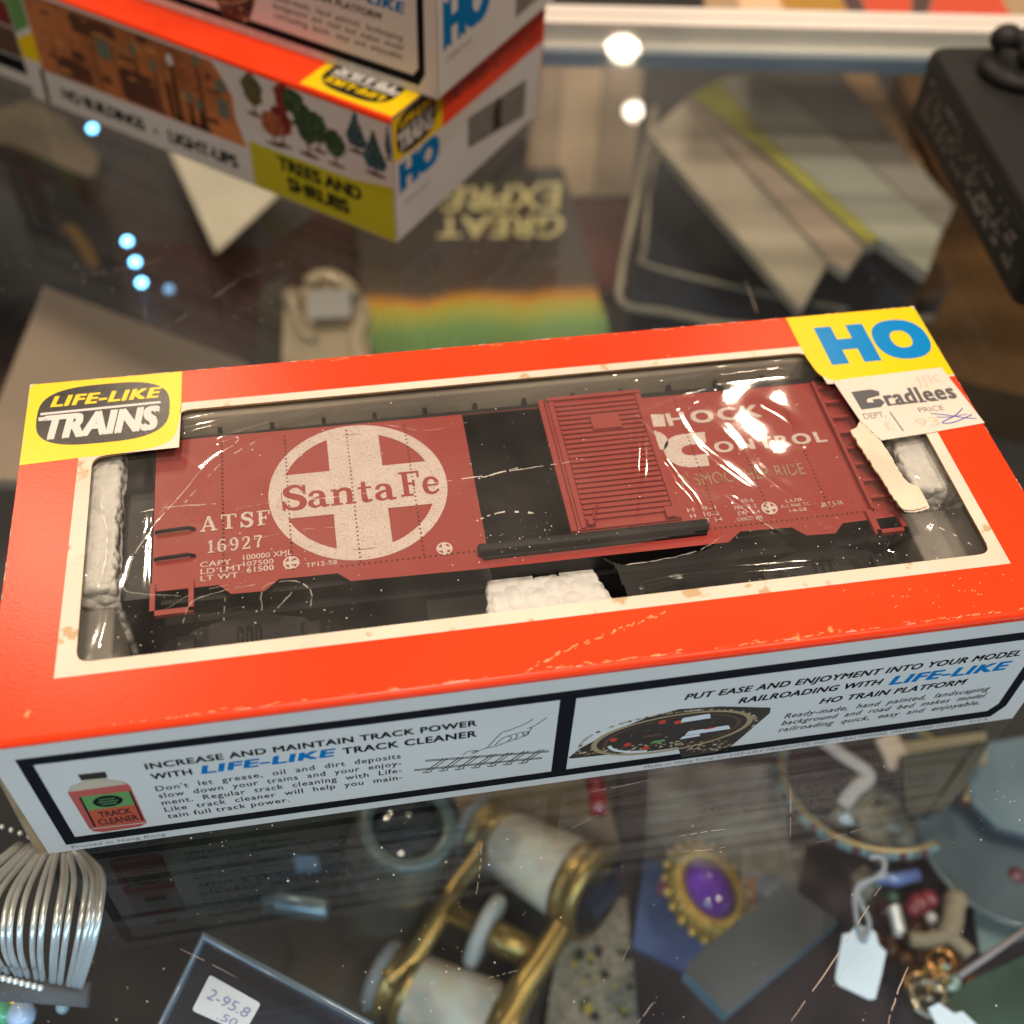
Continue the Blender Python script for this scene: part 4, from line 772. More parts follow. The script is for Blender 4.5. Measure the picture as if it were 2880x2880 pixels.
yb = math.radians(-39); XT = V3((math.cos(yb), math.sin(yb), 0)); K2 = V3((95.2, 179.6, H+.35))
upb = thing('hobby_box', 'upper box of the stack, white front with small print, blue HO end', 'toy box', K2 - XT*L, yb)
top3, front3, g0, g1 = card_box(upb, L)
B = MB(); front_print(B, pf, PIDX); B.build('side_printing', PMAT, front3)
B = MB(); pe2 = lambda u, v, l=0: V3((L+.0+l, u, v))
B.text('HO', (4.6, 26, 12.9, 24), 0, pe2, .07); B.text('ITEM NO.', (4.8, 18.5, 8.1, 9.6), 1, pe2, 0); B.flat([(42, 4.5), (76, 4.5), (76, 18), (42, 18)], 2, pe2); B.flat([(26, 26), (82, 26), (82, 38), (26, 38)], 3, pe2)
B.build('end_printing', [BLUE, GREYINK, mat('grey_tone_print', (.20, .175, .15), .6, vary=(40, .3)), RED], g1)
# a third box further along, mostly hidden
XT3 = XB; KB3 = KX - XB*(LB+3) + V3((-XB.y, XB.x, 0))*4
third = thing('hobby_box', 'dark box beside the stack at the photo edge, red over brown and white stripes', 'toy box', KB3 - XB*120, ya)
t3, fr3, h0, h1 = card_box(third, 120)
B = MB(); B.flat(bl(40, 20, 119.5, 37), 0, pf); B.flat(bl(40, 4, 119.5, 9), 1, pf); B.flat(bl(40, 9.5, 119.5, 19.5), 2, pf); B.flat(bl(106, 28, 119.5, 37.2), 3, lambda u, v, l=0: pf(u, v, .01)); B.build('side_printing', [mat('dark_red_panel', (.16, .01, .006), .5), NAVY, PRN['brown'], PRN['green']], fr3)

# ------------------------------------------------------------------ black power pack on the glass
pk = thing('power_pack', 'flat black plastic unit with raised lettering and a knob, on the glass', 'power unit', (258, 172, 0))
PO = V3((258, 172, 0)); B = MB()
c0, c1, c2, c3 = (258.5, 224), (248.8, 122), (346, 112), (356, 214)
P = rounded([c0, c1, c2, c3], 5, 5); hgt = 22
ins = lambda k_: [(p[0]+(302-p[0])*k_, p[1]+(168-p[1])*k_) for p in P]
rings = [(0, .3), (0, hgt-5.2), (-.008, hgt-4.9), (-.008, hgt-3.9), (0, hgt-3.6), (0, hgt-2.2), (.006, hgt-.9), (.022, hgt)]
vs = [V3((*p, z)) for k_, z in rings for p in ins(k_)]; n = len(P)
B.add(vs, [[i*n+j, i*n+(j+1) % n, (i+1)*n+(j+1) % n, (i+1)*n+j] for i in range(len(rings)-1) for j in range(n)], 0, True); B.add([V3((*p, hgt)) for p in ins(.022)], [list(range(n))], 0)
B.build('housing', [BLACKP], pk, PO)
side = V3((c1[0]-c0[0], c1[1]-c0[1], 0)).normalized(); sn = V3((side.y, -side.x, 0)); sn = -sn if sn.x > 0 else sn
pb = lambda u, v, l=0: V3((c0[0], c0[1], 0)) + side*u + V3((0, 0, v)) + sn*(.08+l)
B = MB()
for i in range(5):
    z = 14.6-i*2.5; u = 9+random.uniform(0, 3)
    while u < 90:
        w = random.uniform(.9, 1.8)*random.choice((1, 1, 1.5)); h = random.uniform(1.3, 1.9)
        if random.random() < .62:
            B.stroke([(u, z), (u, z+h)], .5, 0, pb)
            if random.random() < .8: B.stroke([(u, z+h*.9), (u+w, z+h*.9)], .45, 0, lambda a, b, l=0: pb(a, b, .003))
            if random.random() < .6: B.stroke([(u+w, z+h), (u+w, z)], .5, 0, lambda a, b, l=0: pb(a, b, .006))
            if random.random() < .5: B.stroke([(u, z+.15), (u+w, z+.15)], .45, 0, lambda a, b, l=0: pb(a, b, .009))
        u += w+random.choice((.5, .6, .8, 2.2, 4))
B.holed([ell(64, 6.8, 2.8, 2.8, 20), ell(64, 6.8, 2.2, 2.2, 20)], 0, lambda a, b, l=0: pb(a, b, .012))
B.build('raised_lettering', [BLACKM], pk, PO)
B = MB(); kc = V3((279, 204, hgt)); M = Matrix.Translation(kc)
B.lathe([(0, 0), (12, 0), (12, 3), (10.5, 4), (8, 6), (8, 9), (0, 9.4)], 28, 0, M); B.build('knob_base', [BLACKP], pk, PO)
B = MB()
for a in (20, 140, 260): q = math.radians(a); B.ball(kc+V3((6.5*math.cos(q), 6.5*math.sin(q), 10)), (5.2, 4.4, 4.2), 0, 14)
B.ball(kc+V3((0, 0, 11)), (5, 5, 3.6), 0, 14); B.build('wing_knob', [BLACKP], pk, PO)
for sx_, sy_ in ((280, 158), (283, 141)): B = MB(); B.ball((sx_, sy_, hgt), (1.5, 1.5, .9), 0, 10); B.build('terminal_screw', [STEEL], pk, PO)

# ------------------------------------------------------------------ things inside the case (under the glass)
def slabp(name, label, cat, pts, z, th, mats, group=None, extra=None, mside=None):
    P = [g(x, y, z) for x, y in pts]; c = sum(P, V3())/len(P); B = MB(); B.prism(P, (0, 0, -th), 0, mside=mside)
    if extra: extra(B)
    o = B.build(name, mats, None, V3((c.x, c.y, z-th))); return tag(o, label, cat, group)
def quadmap(q, z):            # (u, v) in 0..1 over four picture corners at level z; v up the text
    A, B_, C_, D_ = [g(x, y, z) for x, y in q]
    return lambda u, v, l=0: A.lerp(B_, u).lerp(D_.lerp(C_, u), v) + V3((0, 0, .1+l))
def m_(n, c, r=.5, **k):
    if not (k.get('metal') or k.get('coat') or r < .3): k.setdefault('spec', .08)
    return mat(n, c, r, **k)
PAGES = m_('book_pages', (.45, .40, .32), .8, vary=(6, .2))
# book with a landscape cover, its title upside down to the viewer
bk = thing('cover_book', 'dark book with a gold title upside down above an orange and green landscape', 'book', g(900, 520, -178))
BO = g(900, 520, -178); bq = [(690, 700), (1170, 700), (1062, 318), (668, 325)]
B = MB(); P = [g(x, y, -160) for x, y in bq]; B.prism(P, (0, 0, -17), 0); B.build('page_block', [PAGES], bk, BO)
def cover_mat():
    m = bpy.data.materials.new('landscape_cover'); m.use_nodes = True; nt = m.node_tree; N = nt.nodes; b = N['Principled BSDF']; b.inputs['Roughness'].default_value = .35
    uv = N.new('ShaderNodeTexCoord'); sp = N.new('ShaderNodeSeparateXYZ'); b.inputs['Specular IOR Level'].default_value = .08; no = N.new('ShaderNodeTexNoise'); no.inputs['Scale'].default_value = 2.2; no.inputs['Detail'].default_value = 5
    nt.links.new(uv.outputs['Generated'], sp.inputs[0]); nt.links.new(uv.outputs['Object'], no.inputs[0])
    ad = N.new('ShaderNodeMath'); ad.operation = 'MULTIPLY_ADD'; ad.inputs[1].default_value = .17; nt.links.new(no.outputs['Fac'], ad.inputs[0]); nt.links.new(sp.outputs['Y'], ad.inputs[2])
    cr_ = N.new('ShaderNodeValToRGB'); nt.links.new(ad.outputs[0], cr_.inputs[0]); e = cr_.color_ramp.elements
    e[0].position = 0; e[0].color = (.10, .22, .12, 1); e[1].position = 1; e[1].color = (.030, .027, .022, 1)
    for p_, c_ in ((.30, (.16, .28, .09, 1)), (.385, (.34, .30, .05, 1)), (.425, (.46, .20, .03, 1)), (.47, (.085, .06, .045, 1)), (.60, (.045, .035, .03, 1))): x = e.new(p_); x.color = c_
    nt.links.new(cr_.outputs[0], b.inputs['Base Color']); return m
B = MB(); B.prism([p+V3((0, 0, .9)) for p in P], (0, 0, -.8), 0); B.build('front_cover', [cover_mat()], bk, BO)
GOLDP = m_('gilt_title', (.46, .41, .20), .4)
B = MB(); q1 = quadmap([(1066, 404), (826, 408), (826, 448), (1058, 448)], -158.9); q2 = quadmap([(1058, 344), (850, 354), (832, 398), (1052, 396)], -158.9)
B.text('GREAT', (0.0, 1.0, .02, .98), 0, q1, .012); B.text('EXPRE', (0, 1.0, .02, .98), 0, q2, .012); B.build('cover_title', [GOLDP], bk, BO)
# stack of leaning books and the navy box beneath at the far right
PALE = m_('pale_cloth_cover', (.37, .32, .25), .6, vary=(1.5, .2)); GRN = m_('yellow_green_cover', (.34, .33, .06), .5, vary=(1.5, .2)); GRY = m_('grey_green_cover', (.34, .34, .285), .55, vary=(1, .15)); GRY2 = m_('grey_cover', (.27, .25, .215), .55, vary=(1, .25))
MAUVE = m_('mauve_tan_cover', (.36, .285, .22), .6, vary=(1.5, .15))
slabp('leaning_book', 'tan book nearest the camera in the slanting row under the glass', 'book', [(1222, 250), (1292, 190), (1562, 492), (1512, 584)], -106, 5, [PALE, PAGES], 'slanting row of books', mside=1)
slabp('leaning_book', 'mauve tan book just in front of the yellow green one', 'book', [(1296, 188), (1304, 181), (1458, 304), (1634, 461), (1598, 512), (1566, 490)], -103, 5, [MAUVE, PAGES], 'slanting row of books', mside=1)
slabp('leaning_book', 'thin book with a yellow green spine in the slanting row', 'book', [(1304, 178), (1353, 152), (1486, 298), (1658, 450), (1637, 459), (1460, 302)], -100, 6, [GRN, PALE], 'slanting row of books', mside=1)
slabp('leaning_book', 'wide pale grey book between the yellow green spine and the darker grey one', 'book', [(1354, 150), (1430, 134), (1778, 434), (1750, 514), (1660, 450), (1488, 297)], -101, 6, [GRY, PAGES], 'slanting row of books', mside=1)
slabp('leaning_book', 'darker grey book farthest back in the slanting row, beside the tan strip', 'book', [(1432, 132), (1572, 128), (1802, 390), (1780, 432)], -104, 6, [GRY2, PAGES], 'slanting row of books', mside=1)
slabp('tan_strip', 'pale orange wooden strip between the grey book and the black power unit', 'wood strip', [(1590, 136), (1645, 132), (1750, 330), (1735, 345)], -112, 8, [m_('pale_orange_wood', (.55, .34, .18), .5, vary=(2, .1))])
nb = thing('clear_box', 'clear plastic box with cream rim and navy lining under the slanting books', 'plastic box', g(1450, 500, -178)); NO_ = g(1450, 500, -178)
nq = [(1192, 575), (1240, 300), (1330, 230), (1800, 520), (1760, 610), (1430, 615)]
B = MB(); B.prism([g(x, y, -150) for x, y in nq], (0, 0, -26), 0); B.build('navy_lining', [m_('navy_velvet', (.020, .026, .040), .8, vary=(1.5, .3))], nb, NO_)
B = MB()
for pts, r_ in (([(1236, 205), (1208, 340), (1172, 520), (1178, 575), (1260, 590), (1430, 618), (1760, 600)], 1.8), ([(1255, 225), (1228, 345), (1216, 470), (1222, 500), (1400, 545), (1600, 585)], 1.0)): B.tube([g(*p, -138) for p in smooth(pts, 4)], r_, 8)
B.build('cream_rim', [m_('cream_plastic', (.30, .265, .20), .45)], nb, NO_)
slabp('brown_case', 'plain brown leather case on the shelf behind the black power unit', 'case', [(1690, 130), (1990, 120), (1990, 760), (1740, 700), (1715, 560), (1800, 400)], -150, 27, [m_('brown_leather', (.105, .052, .016), .55, vary=(1.2, .35))])
def planks(B):
    pass
WOOD = m_('grey_brown_wood', (.20, .155, .11), .55, vary=(1.6, .25))
for i, (a, b_, lab) in enumerate(((1010, 1062, 'narrow grey brown plank next to the box stack'), (1064, 1140, 'middle pale plank behind the landscape book'), (1142, 1215, 'plank nearest to the slanting books'))):
    slabp('wood_plank', lab, 'plank', [(a, 120), (b_, 118), (b_-20, 368), (a-20, 372)], -168-i*.4, 9, [WOOD if i != 1 else m_('pale_wood', (.29, .22, .15), .55, vary=(1.6, .2))], 'planks lying under the glass')
slabp('maroon_book', 'dark maroon book lying beneath the landscape book', 'book', [(980, 370), (1190, 370), (1175, 560), (1120, 540), (1085, 420), (980, 420)], -171, 6, [m_('maroon_cover', (.065, .022, .018), .5, vary=(2, .3))])
# far left items
slabp('mauve_folder', 'large tan mauve folder partly under the red window box', 'folder', [(83, 540), (470, 686), (420, 930), (-60, 900)], -112, 5, [m_('mauve_card', (.36, .265, .20), .6, vary=(.6, .1))])
slabp('oxblood_album', 'wide dark red brown album under the spot reflections', 'album', [(-60, 560), (250, 455), (500, 470), (700, 330), (720, 720), (300, 760), (-60, 760)], -171, 6, [m_('oxblood_cover', (.034, .015, .014), .35, vary=(1.2, .4))])
slabp('white_card', 'cream card corner sticking out below the tilted box stack', 'card', [(300, 240), (560, 320), (521, 371), (408, 477)], -150, 1, [m_('cream_card', (.52, .48, .38), .6, vary=(2, .1))])
slabp('tan_pouch', 'dull tan pouch under the lower stacked box', 'pouch', [(57, 187), (120, 225), (187, 293), (183, 325), (165, 334), (126, 318), (33, 277), (-30, 265), (-20, 215)], -140, 14, [m_('tan_felt', (.10, .082, .062), .9, vary=(2, .3))])
slabp('dark_pouch', 'black cloth pouch below the tan one at the photo edge', 'pouch', [(-40, 290), (40, 285), (130, 340), (200, 420), (225, 520), (80, 545), (-40, 600)], -150, 12, [m_('black_cloth', (.012, .013, .016), .9, vary=(2, .4))])
B = MB(); B.tube([g(*p, -138) for p in smooth([(122, 428), (142, 440), (158, 465), (182, 505)], 4)], [2.0, 3.0, 3.2, 3.2, 3.2, 3.2, 3.2, 3.2, 3.4, 3.4, 3.4, 2.8, 2.0], 8, flat=.5)
tag(B.build('mustard_ribbon', [m_('mustard_cloth', (.16, .095, .025), .8)], None, g(150, 460, -140)), 'mustard cloth ribbon lying on the black pouch', 'ribbon')
fg = thing('cream_packet', 'cream packet with folded corners and a blank white sticker beside the landscape book', 'packet', g(620, 640, -178)); FO = g(620, 640, -178)
B = MB(); P = [g(x, y, -132) for x, y in ((530, 725), (536, 566), (548, 540), (566, 548), (578, 528), (606, 512), (640, 520), (664, 545), (694, 568), (700, 725))]; B.prism(P, (0, 0, -26), 0)
B.tube([g(*p, -131) for p in smooth([(548, 548), (560, 600), (572, 628), (596, 640)], 4)], [3.5, 4.5, 4.2, 2.5, 2.5, 2.5, 2.5, 2.5, 2.5, 2.5, 2.5, 2.5, 1.5], 10, flat=.5)
B.tube([g(*p, -131) for p in smooth([(580, 536), (612, 520), (648, 536), (668, 566)], 4)], [2.5]+[4.5]*11+[2], 10, flat=.5)
B.tube([g(*p, -131) for p in smooth([(690, 590), (672, 640), (690, 700)], 4)], [2.5]+[4.0]*7+[2], 10, flat=.5)
B.build('wrapper', [m_('cream_wrapper', (.56, .45, .29), .4, coat=.2, vary=(2.5, .25))], fg, FO)
B = MB(); P = [g(x, y, -127) for x, y in ((580, 548), (660, 545), (663, 597), (583, 600))]; B.prism(P, (0, 0, -.6), 0); B.build('price_sticker', [m_('white_sticker', (.62, .60, .58), .6)], fg, FO)
slabp('green_grey_box', 'dim grey green box edge between the album and the figurine', 'box', [(490, 545), (540, 520), (545, 720), (480, 720)], -150, 20, [m_('grey_green_card', (.06, .058, .046), .7)])

LED = mat('lit_led', (.5, .8, 1), .3, emit=((.16, .55, 1.0), 14)); LEDD = mat('dim_led', (.4, .6, .8), .3, emit=((.16, .40, .75), 1.6))
for x, y, lab, mm in ((240, 455, 'blue white light dot, topmost of the row of three', LED), (255, 494, 'blue white light dot in the middle of the row of three', LED), (267, 533, 'blue white light dot, lowest of the row of three', LED), (319, 545, 'dim blue light dot just right of the row of three', LEDD), (174, 242, 'blue white light dot half hidden under the lower stacked box', LED)):
    B = MB(); c = g(x, y, -160); B.ball(c, (2.2, 2.2, 1.6), 0, 16); B.lathe([(3.0, -2.2), (3.0, -1.2), (2.1, -1.0)], 20, 1, Matrix.Translation(c))
    tag(B.build('led_light', [mm, STEEL], None, c), lab, 'light', 'small blue lights in the case')
# ---- lower zone
slabp('display_pad', 'black velvet display pad under the silver bracelet', 'display pad', [(-80, 1420), (420, 1400), (360, 1960), (-80, 1980)], -172, 5, [m_('black_velvet', (.006, .006, .008), .95)])
slabp('velvet_mat', 'dark plum velvet mat under the purple brooch and price tag', 'mat', [(1180, 1400), (1960, 1400), (1960, 1990), (1120, 1990)], -174, 3, [m_('plum_velvet', (.045, .034, .040), .95, vary=(2, .25))])
# silver cuff of parallel wires on a grey bar
SILV = m_('polished_silver', (.84, .84, .84), .33, metal=.65)
cf = thing('silver_cuff', 'silver cuff bracelet of many parallel wires on a grey display bar', 'bracelet', g(80, 1740, -75)); CFO = g(80, 1740, -75)
A_ = [(97, 1600), (66, 1668), (50, 1734), (48, 1795), (60, 1843)]; Z_ = [(152, 1606), (193, 1650), (188, 1724), (173, 1795), (152, 1861)]
for i in range(17):
    t_ = -1.15+2.15*(1-(1-i/16)**1.25)+(random.uniform(-.045, .045) if 0 < i < 16 else 0); zj = random.uniform(-1.2, 1.2); B = MB()
    pts = smooth([(a[0]+(b[0]-a[0])*t_, a[1]+(b[1]-a[1])*t_) for a, b in zip(A_, Z_)], 6); n = len(pts)
    B.tube([g(*p, -58+zj+34*math.sin(math.pi*(.12+.8*j/(n-1)))) for j, p in enumerate(pts)], .62, 8); B.build('wire', [SILV], cf, CFO)
B = MB()
for i in range(11): B.ball(g(-40+i*11.6, 1834+i*3.0, -40), .75, 0, 10); B.ball(g(-30+i*17, 1548+i*6, -40), .6, 0, 10)
B.build('bead_edge', [SILV], cf, CFO)
B = MB(); B.tube([g(-60, 1862, -56), g(60, 1868, -56), g(168, 1877, -56)], 2.6, 16); tag(B.build('display_bar', [m_('grey_velvet', (.11, .11, .12), .9)], None, g(60, 1868, -58)), 'grey padded bar holding the silver cuff', 'display bar')
for (x, y, r_, c, lab) in ((4, 1910, 5, (.10, .42, .22), 'green round bead at the bottom corner'), (40, 1915, 5.5, (.45, .58, .85), 'pale blue bead beside the green bead'), (8, 1880, 4.6, (.62, .62, .75), 'white bead above the green bead'), (118, 1900, 2.6, (.30, .40, .44), 'teal crystal drop below the grey bar')):
    B = MB(); B.ball(g(x, y, -75), r_*.6, 0, 16); tag(B.build('bead', [m_('glass_bead', c, .12, coat=.6)], None, g(x, y, -78)), lab, 'bead', 'beads at the bottom corner')
B = MB(); B.tube([g(*p, -74) for p in smooth([(0, 1893), (30, 1894), (55, 1886)], 4)], .5, 8); tag(B.build('gold_wire', [m_('gold', (.75, .50, .14), .25, metal=1)], None, g(20, 1892, -76)), 'thin gold wire above the pale blue bead', 'wire')
# plastic case with a price label
pcs = thing('plastic_case', 'navy plastic case with a clear lid and handwritten white label', 'case', g(480, 1880, -80)); PCO = g(480, 1880, -80)
pq = [(384, 1765), (700, 1935), (560, 2060), (270, 2000)]; B = MB()
B.prism([g(x, y, -66) for x, y in pq], (0, 0, -14), 0); B.build('base', [m_('navy_plastic', (.020, .028, .050), .4)], pcs, PCO)
B = MB()
for z, r_, off in ((-52, .9, 0), (-58, .7, 7)): B.tube([g(x+(3 if k_ in (0, 3) else -3)*off/7, y+off, z) for k_, (x, y) in enumerate(smooth(pq+pq[:1], 1)[:-1])], r_, 8, closed=True)
B.build('lid_rim', [m_('smoky_rim', (.12, .17, .23), .18, coat=.5)], pcs, PCO)
B = MB(); B.prism([g(x, y, -52.5) for x, y in pq], (0, 0, -12), 0); B.build('clear_lid', [sheet('smoky_lid', (.86, .88, .92), .03, 1.0)], pcs, PCO)
B = MB(); lq = [(362, 1906), (460, 1950), (492, 1893), (396, 1839)]; P = [g(x, y, -51.6) for x, y in rounded(lq, 6)]; B.prism(P, (0, 0, -.3), 0)
q = quadmap(lq, -51.6); B.text('2-95.8', (.12, .9, .42, .72), 1, q, .0, .1); B.text('.50', (.45, .8, .06, .28), 1, q, .0, .1); B.build('label', [m_('label_paper', (.62, .66, .74), .6), m_('pen_ink', (.20, .23, .48), .6)], pcs, PCO)
# glass loupe / lens barrel
lc = thing('lens_barrel', 'dark glass lens barrel with a pale rim, under the front of the window box', 'lens', g(720, 1700, -178)); LO = g(720, 1700, -178)
a, b_ = g(770, 1552, -96), g(708, 1720, -168); ax = (a-b_); M = Matrix.Translation(b_) @ ax.to_track_quat('Z', 'Y').to_matrix().to_4x4(); hh_ = ax.length
B = MB(); B.lathe([(0, 0), (13.5, 0), (14.5, 4), (14, hh_*.3), (12.6, hh_*.5), (14.8, hh_*.62), (14.8, hh_*.7), (13.2, hh_*.78), (13.4, hh_*.93)], 40, 0, M); B.build('barrel', [m_('dark_bronze', (.085, .075, .058), .35, metal=.25, vary=(5, .4))], lc, LO)
B = MB(); B.lathe([(13.4, hh_*.93), (13.8, hh_*.97), (13.2, hh_), (10.6, hh_+.2), (9.9, hh_-1.2)], 40, 0, M); B.build('rim', [m_('verdigris_rim', (.11, .14, .125), .35, metal=.2)], lc, LO)
B = MB(); B.lathe([(17.2*math.sin(math.radians(q))+.01, hh_-4.4+17.2*(math.cos(math.radians(q))-.819)) for q in range(35, -1, -3)], 40, 0, M); B.build('glass_lens', [m_('black_glass', (.008, .012, .018), .03, coat=.8)], lc, LO)
# grey ferrule
B = MB(); B.tube([g(496, 1706, -120), g(520, 1702, -120), g(524, 1702, -120), g(614, 1716, -120), g(620, 1717, -120)], [2.2, 2.6, 3.2, 3.2, 2.6], 16)
for i in range(10): p = g(526+i*9, 1702+i*1.4, -120); B.tube([p, p+(g(600, 1714, -120)-g(526, 1702, -120)).normalized()*.5], 3.5, 16)
tag(B.build('metal_ferrule', [m_('blue_grey_steel', (.22, .30, .34), .3, metal=.8)], None, g(560, 1710, -123)), 'ribbed blue grey metal tube end beside the lens barrel', 'metal tube')
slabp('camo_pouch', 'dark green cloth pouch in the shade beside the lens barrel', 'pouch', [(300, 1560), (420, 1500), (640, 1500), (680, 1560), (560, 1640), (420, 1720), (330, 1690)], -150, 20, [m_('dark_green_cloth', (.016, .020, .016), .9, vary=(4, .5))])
slabp('blue_scrap', 'dull blue card scrap above the ribbed metal tube', 'card', [(552, 1612), (598, 1614), (604, 1640), (560, 1644)], -140, 1, [m_('dull_blue', (.09, .15, .24), .5)])
slabp('olive_cloth', 'crumpled olive brown cloth under the opera glasses', 'cloth', [(520, 1690), (640, 1660), (760, 1800), (700, 1990), (480, 1990), (560, 1800)], -168, 6, [m_('olive_cloth', (.040, .034, .026), .9, vary=(3, .5))])
slabp('brown_wrap', 'tan brown paper wrap behind the opera glasses', 'paper', [(840, 1460), (1130, 1440), (1150, 1520), (1180, 1640), (1010, 1560), (880, 1560)], -165, 8, [m_('tan_paper', (.19, .145, .10), .8, vary=(3, .3))])
# opera glasses
og = thing('opera_glasses', 'brass opera glasses with mother of pearl barrels', 'opera glasses', g(930, 1760, -178)); OO = g(930, 1760, -178)
BR = m_('worn_brass', (.45, .31, .105), .36, metal=.85, vary=(4, .5)); 
def pearl():
    m = mat('mother_of_pearl', (.62, .60, .54), .16, coat=.7); nt = m.node_tree; N = nt.nodes; b = N['Principled BSDF']
    tc = N.new('ShaderNodeTexCoord'); no = N.new('ShaderNodeTexNoise'); no.inputs['Scale'].default_value = 7; no.inputs['Detail'].default_value = 2; cr_ = N.new('ShaderNodeValToRGB'); nt.links.new(tc.outputs['Object'], no.inputs[0]); nt.links.new(no.outputs['Fac'], cr_.inputs[0]); nt.links.new(cr_.outputs[0], b.inputs['Base Color'])
    e = cr_.color_ramp.elements; e[0].position = .3; e[0].color = (.44, .45, .40, 1); e[1].position = .7; e[1].color = (.74, .64, .44, 1)
    for p_, c_ in ((.45, (.66, .56, .46, 1)), (.55, (.72, .70, .60, 1))): x = e.new(p_); x.color = c_
    return m
PRL = pearl(); GLB = m_('objective_glass', (.006, .009, .014), .05, coat=.6); GRYR = m_('grey_eyepiece', (.20, .21, .22), .4)
def barrel(a, b_):
    ax = b_-a; M = Matrix.Translation(a) @ ax.to_track_quat('Z', 'Y').to_matrix().to_4x4(); h = ax.length; k = h/52
    bb = MB(); bb.lathe([(10.2, h*.20), (11.0, h*.22), (13.4, h*.80), (13.6, h*.84)], 40, 0, M); brl = bb.build('pearl_barrel', [PRL], og, OO)
    bb = MB(); bb.lathe([(8.6, 0), (11.4, 2), (11.6, h*.06), (9.4, h*.09), (9.6, h*.13), (11.4, h*.15), (11.8, h*.19), (11.2, h*.225)], 36, 0, M); bb.lathe([(13.4, h*.79), (15.0, h*.81), (15.6, h*.86), (14.6, h*.89), (15.6, h*.92), (15.8, h*.97), (15.0, h), (12.8, h+.2)], 40, 0, M); bb.build('brass_ring', [BR], og, OO)
    bb = MB(); bb.lathe([(6, -3.5), (10.5, -3), (11.4, -1), (10.2, 1.2), (8, 1.2)], 36, 0, M); bb.lathe([(6, -3.5), (0.01, -2.6)], 36, 0, M); bb.build('eyepiece', [GRYR], og, OO)
    bb = MB(); bb.lathe([(12.8, h), (7, h+.9), (.01, h+1.3)], 36, 0, M); bb.build('objective', [GLB], og, OO)
zo = -156
barrel(g(905, 1565, zo), g(1130, 1690, zo+13)); barrel(g(728, 1842, zo), g(975, 1965, zo))
B = MB(); B.tube([g(*p, zo+9) for p in smooth([(925, 1566), (900, 1618), (862, 1668), (832, 1722), (800, 1775), (770, 1815), (725, 1848)], 4)], 3.3, 10, flat=.7); B.build('rear_bridge', [BR], og, OO)
B = MB(); B.tube([g(*p, zo+13) for p in smooth([(1118, 1650), (1088, 1690), (1062, 1745), (1020, 1812), (985, 1862), (962, 1905), (935, 1950)], 4)], 4.0, 10, flat=.7); B.build('front_bridge', [BR], og, OO)
B = MB(); B.tube([g(845, 1720, zo+8), g(905, 1752, zo+8), g(930, 1764, zo+8), g(1016, 1808, zo+8)], [3.4, 3.4, 5.0, 5.0], 16); B.build('centre_post', [BR], og, OO)
p = g(915, 1757, zo+8); d = (g(1016, 1808, zo+8)-g(845, 1720, zo+8)).normalized(); M = Matrix.Translation(p) @ d.to_track_quat('Z', 'Y').to_matrix().to_4x4()
B = MB(); B.lathe([(4, -2), (10.5, -2), (11.6, -1), (11.6, 1), (10.5, 2), (4, 2)], 36, 0, M); B.build('focus_wheel', [m_('ivory_wheel', (.40, .40, .38), .4)], og, OO)
# embroidered cloth
def spots(B):
    for i in range(30):
        x, y = random.uniform(1075, 1190), random.uniform(1720, 1925); p = g(x, y, -171.6); r_ = random.uniform(.6, 2.2); mm = 1 if y < 1790 else random.choice((2, 3, 2, 4)); B.poly([p+V3((math.cos(a)*r_*random.uniform(.6, 1.1), math.sin(a)*r_, i*.004)) for a in (0, .9, 1.8, 2.7, 3.6, 4.5, 5.4)], mm)
slabp('embroidered_cloth', 'beige woven cloth embroidered with red and green spots', 'cloth', [(1060, 1740), (1182, 1690), (1210, 1990), (1020, 1990)], -172, 2, [m_('beige_linen', (.24, .21, .165), .9, bump=(70, .6), vary=(45, .35)), m_('thread_red', (.28, .06, .04), .8), m_('thread_green', (.05, .07, .04), .8), m_('thread_yellow', (.35, .27, .06), .8), m_('thread_black', (.03, .03, .03), .8)], extra=spots)
B = MB(); B.tube([g(1119, 1455, -130), g(1127, 1500, -130), g(1130, 1536, -130)], [3.2, 3.2, 2.6], 14); tag(B.build('red_rod', [m_('glossy_red', (.30, .012, .016), .2, coat=.5)], None, g(1125, 1500, -133)), 'small glossy red rod under the front edge of the window box', 'rod')
# blue booklet, brooch
slabp('blue_booklet', 'blue booklet with an orange red stripe beneath the purple brooch', 'booklet', [(1216, 1622), (1490, 1652), (1452, 1760), (1340, 1852), (1194, 1785)], -168, 3, [m_('blue_cover', (.075, .12, .27), .5, vary=(2, .2)), m_('orange_red_bar', (.32, .07, .03), .5), m_('pale_pink_print', (.40, .12, .25), .5)],
      extra=lambda B: (B.poly([g(x, y, -167.9) for x, y in ((1408, 1655), (1428, 1655), (1426, 1722), (1402, 1720))], 1), B.poly([g(x, y, -167.9) for x, y in ((1242, 1660), (1262, 1664), (1258, 1690), (1240, 1688))], 2)))
br = thing('brooch', 'gold brooch with a large oval purple stone', 'brooch', g(1340, 1690, -168)); BRO = g(1340, 1690, -168)
bc = g(1338, 1680, -150); ba = math.radians(12); BM = Matrix.Translation(bc) @ Matrix.Rotation(ba, 4, 'Z')
B = MB(); GLD = m_('bright_gold', (.86, .58, .16), .30, metal=.7, vary=(9, .35)); B.lathe([(.01, -5), (11.5, -5), (12.3, -3.5), (9.5, .5), (7.0, 1.4), (.01, 1.4)], 60, 0, BM @ Matrix.Diagonal((1, 1.38, 1, 1)))
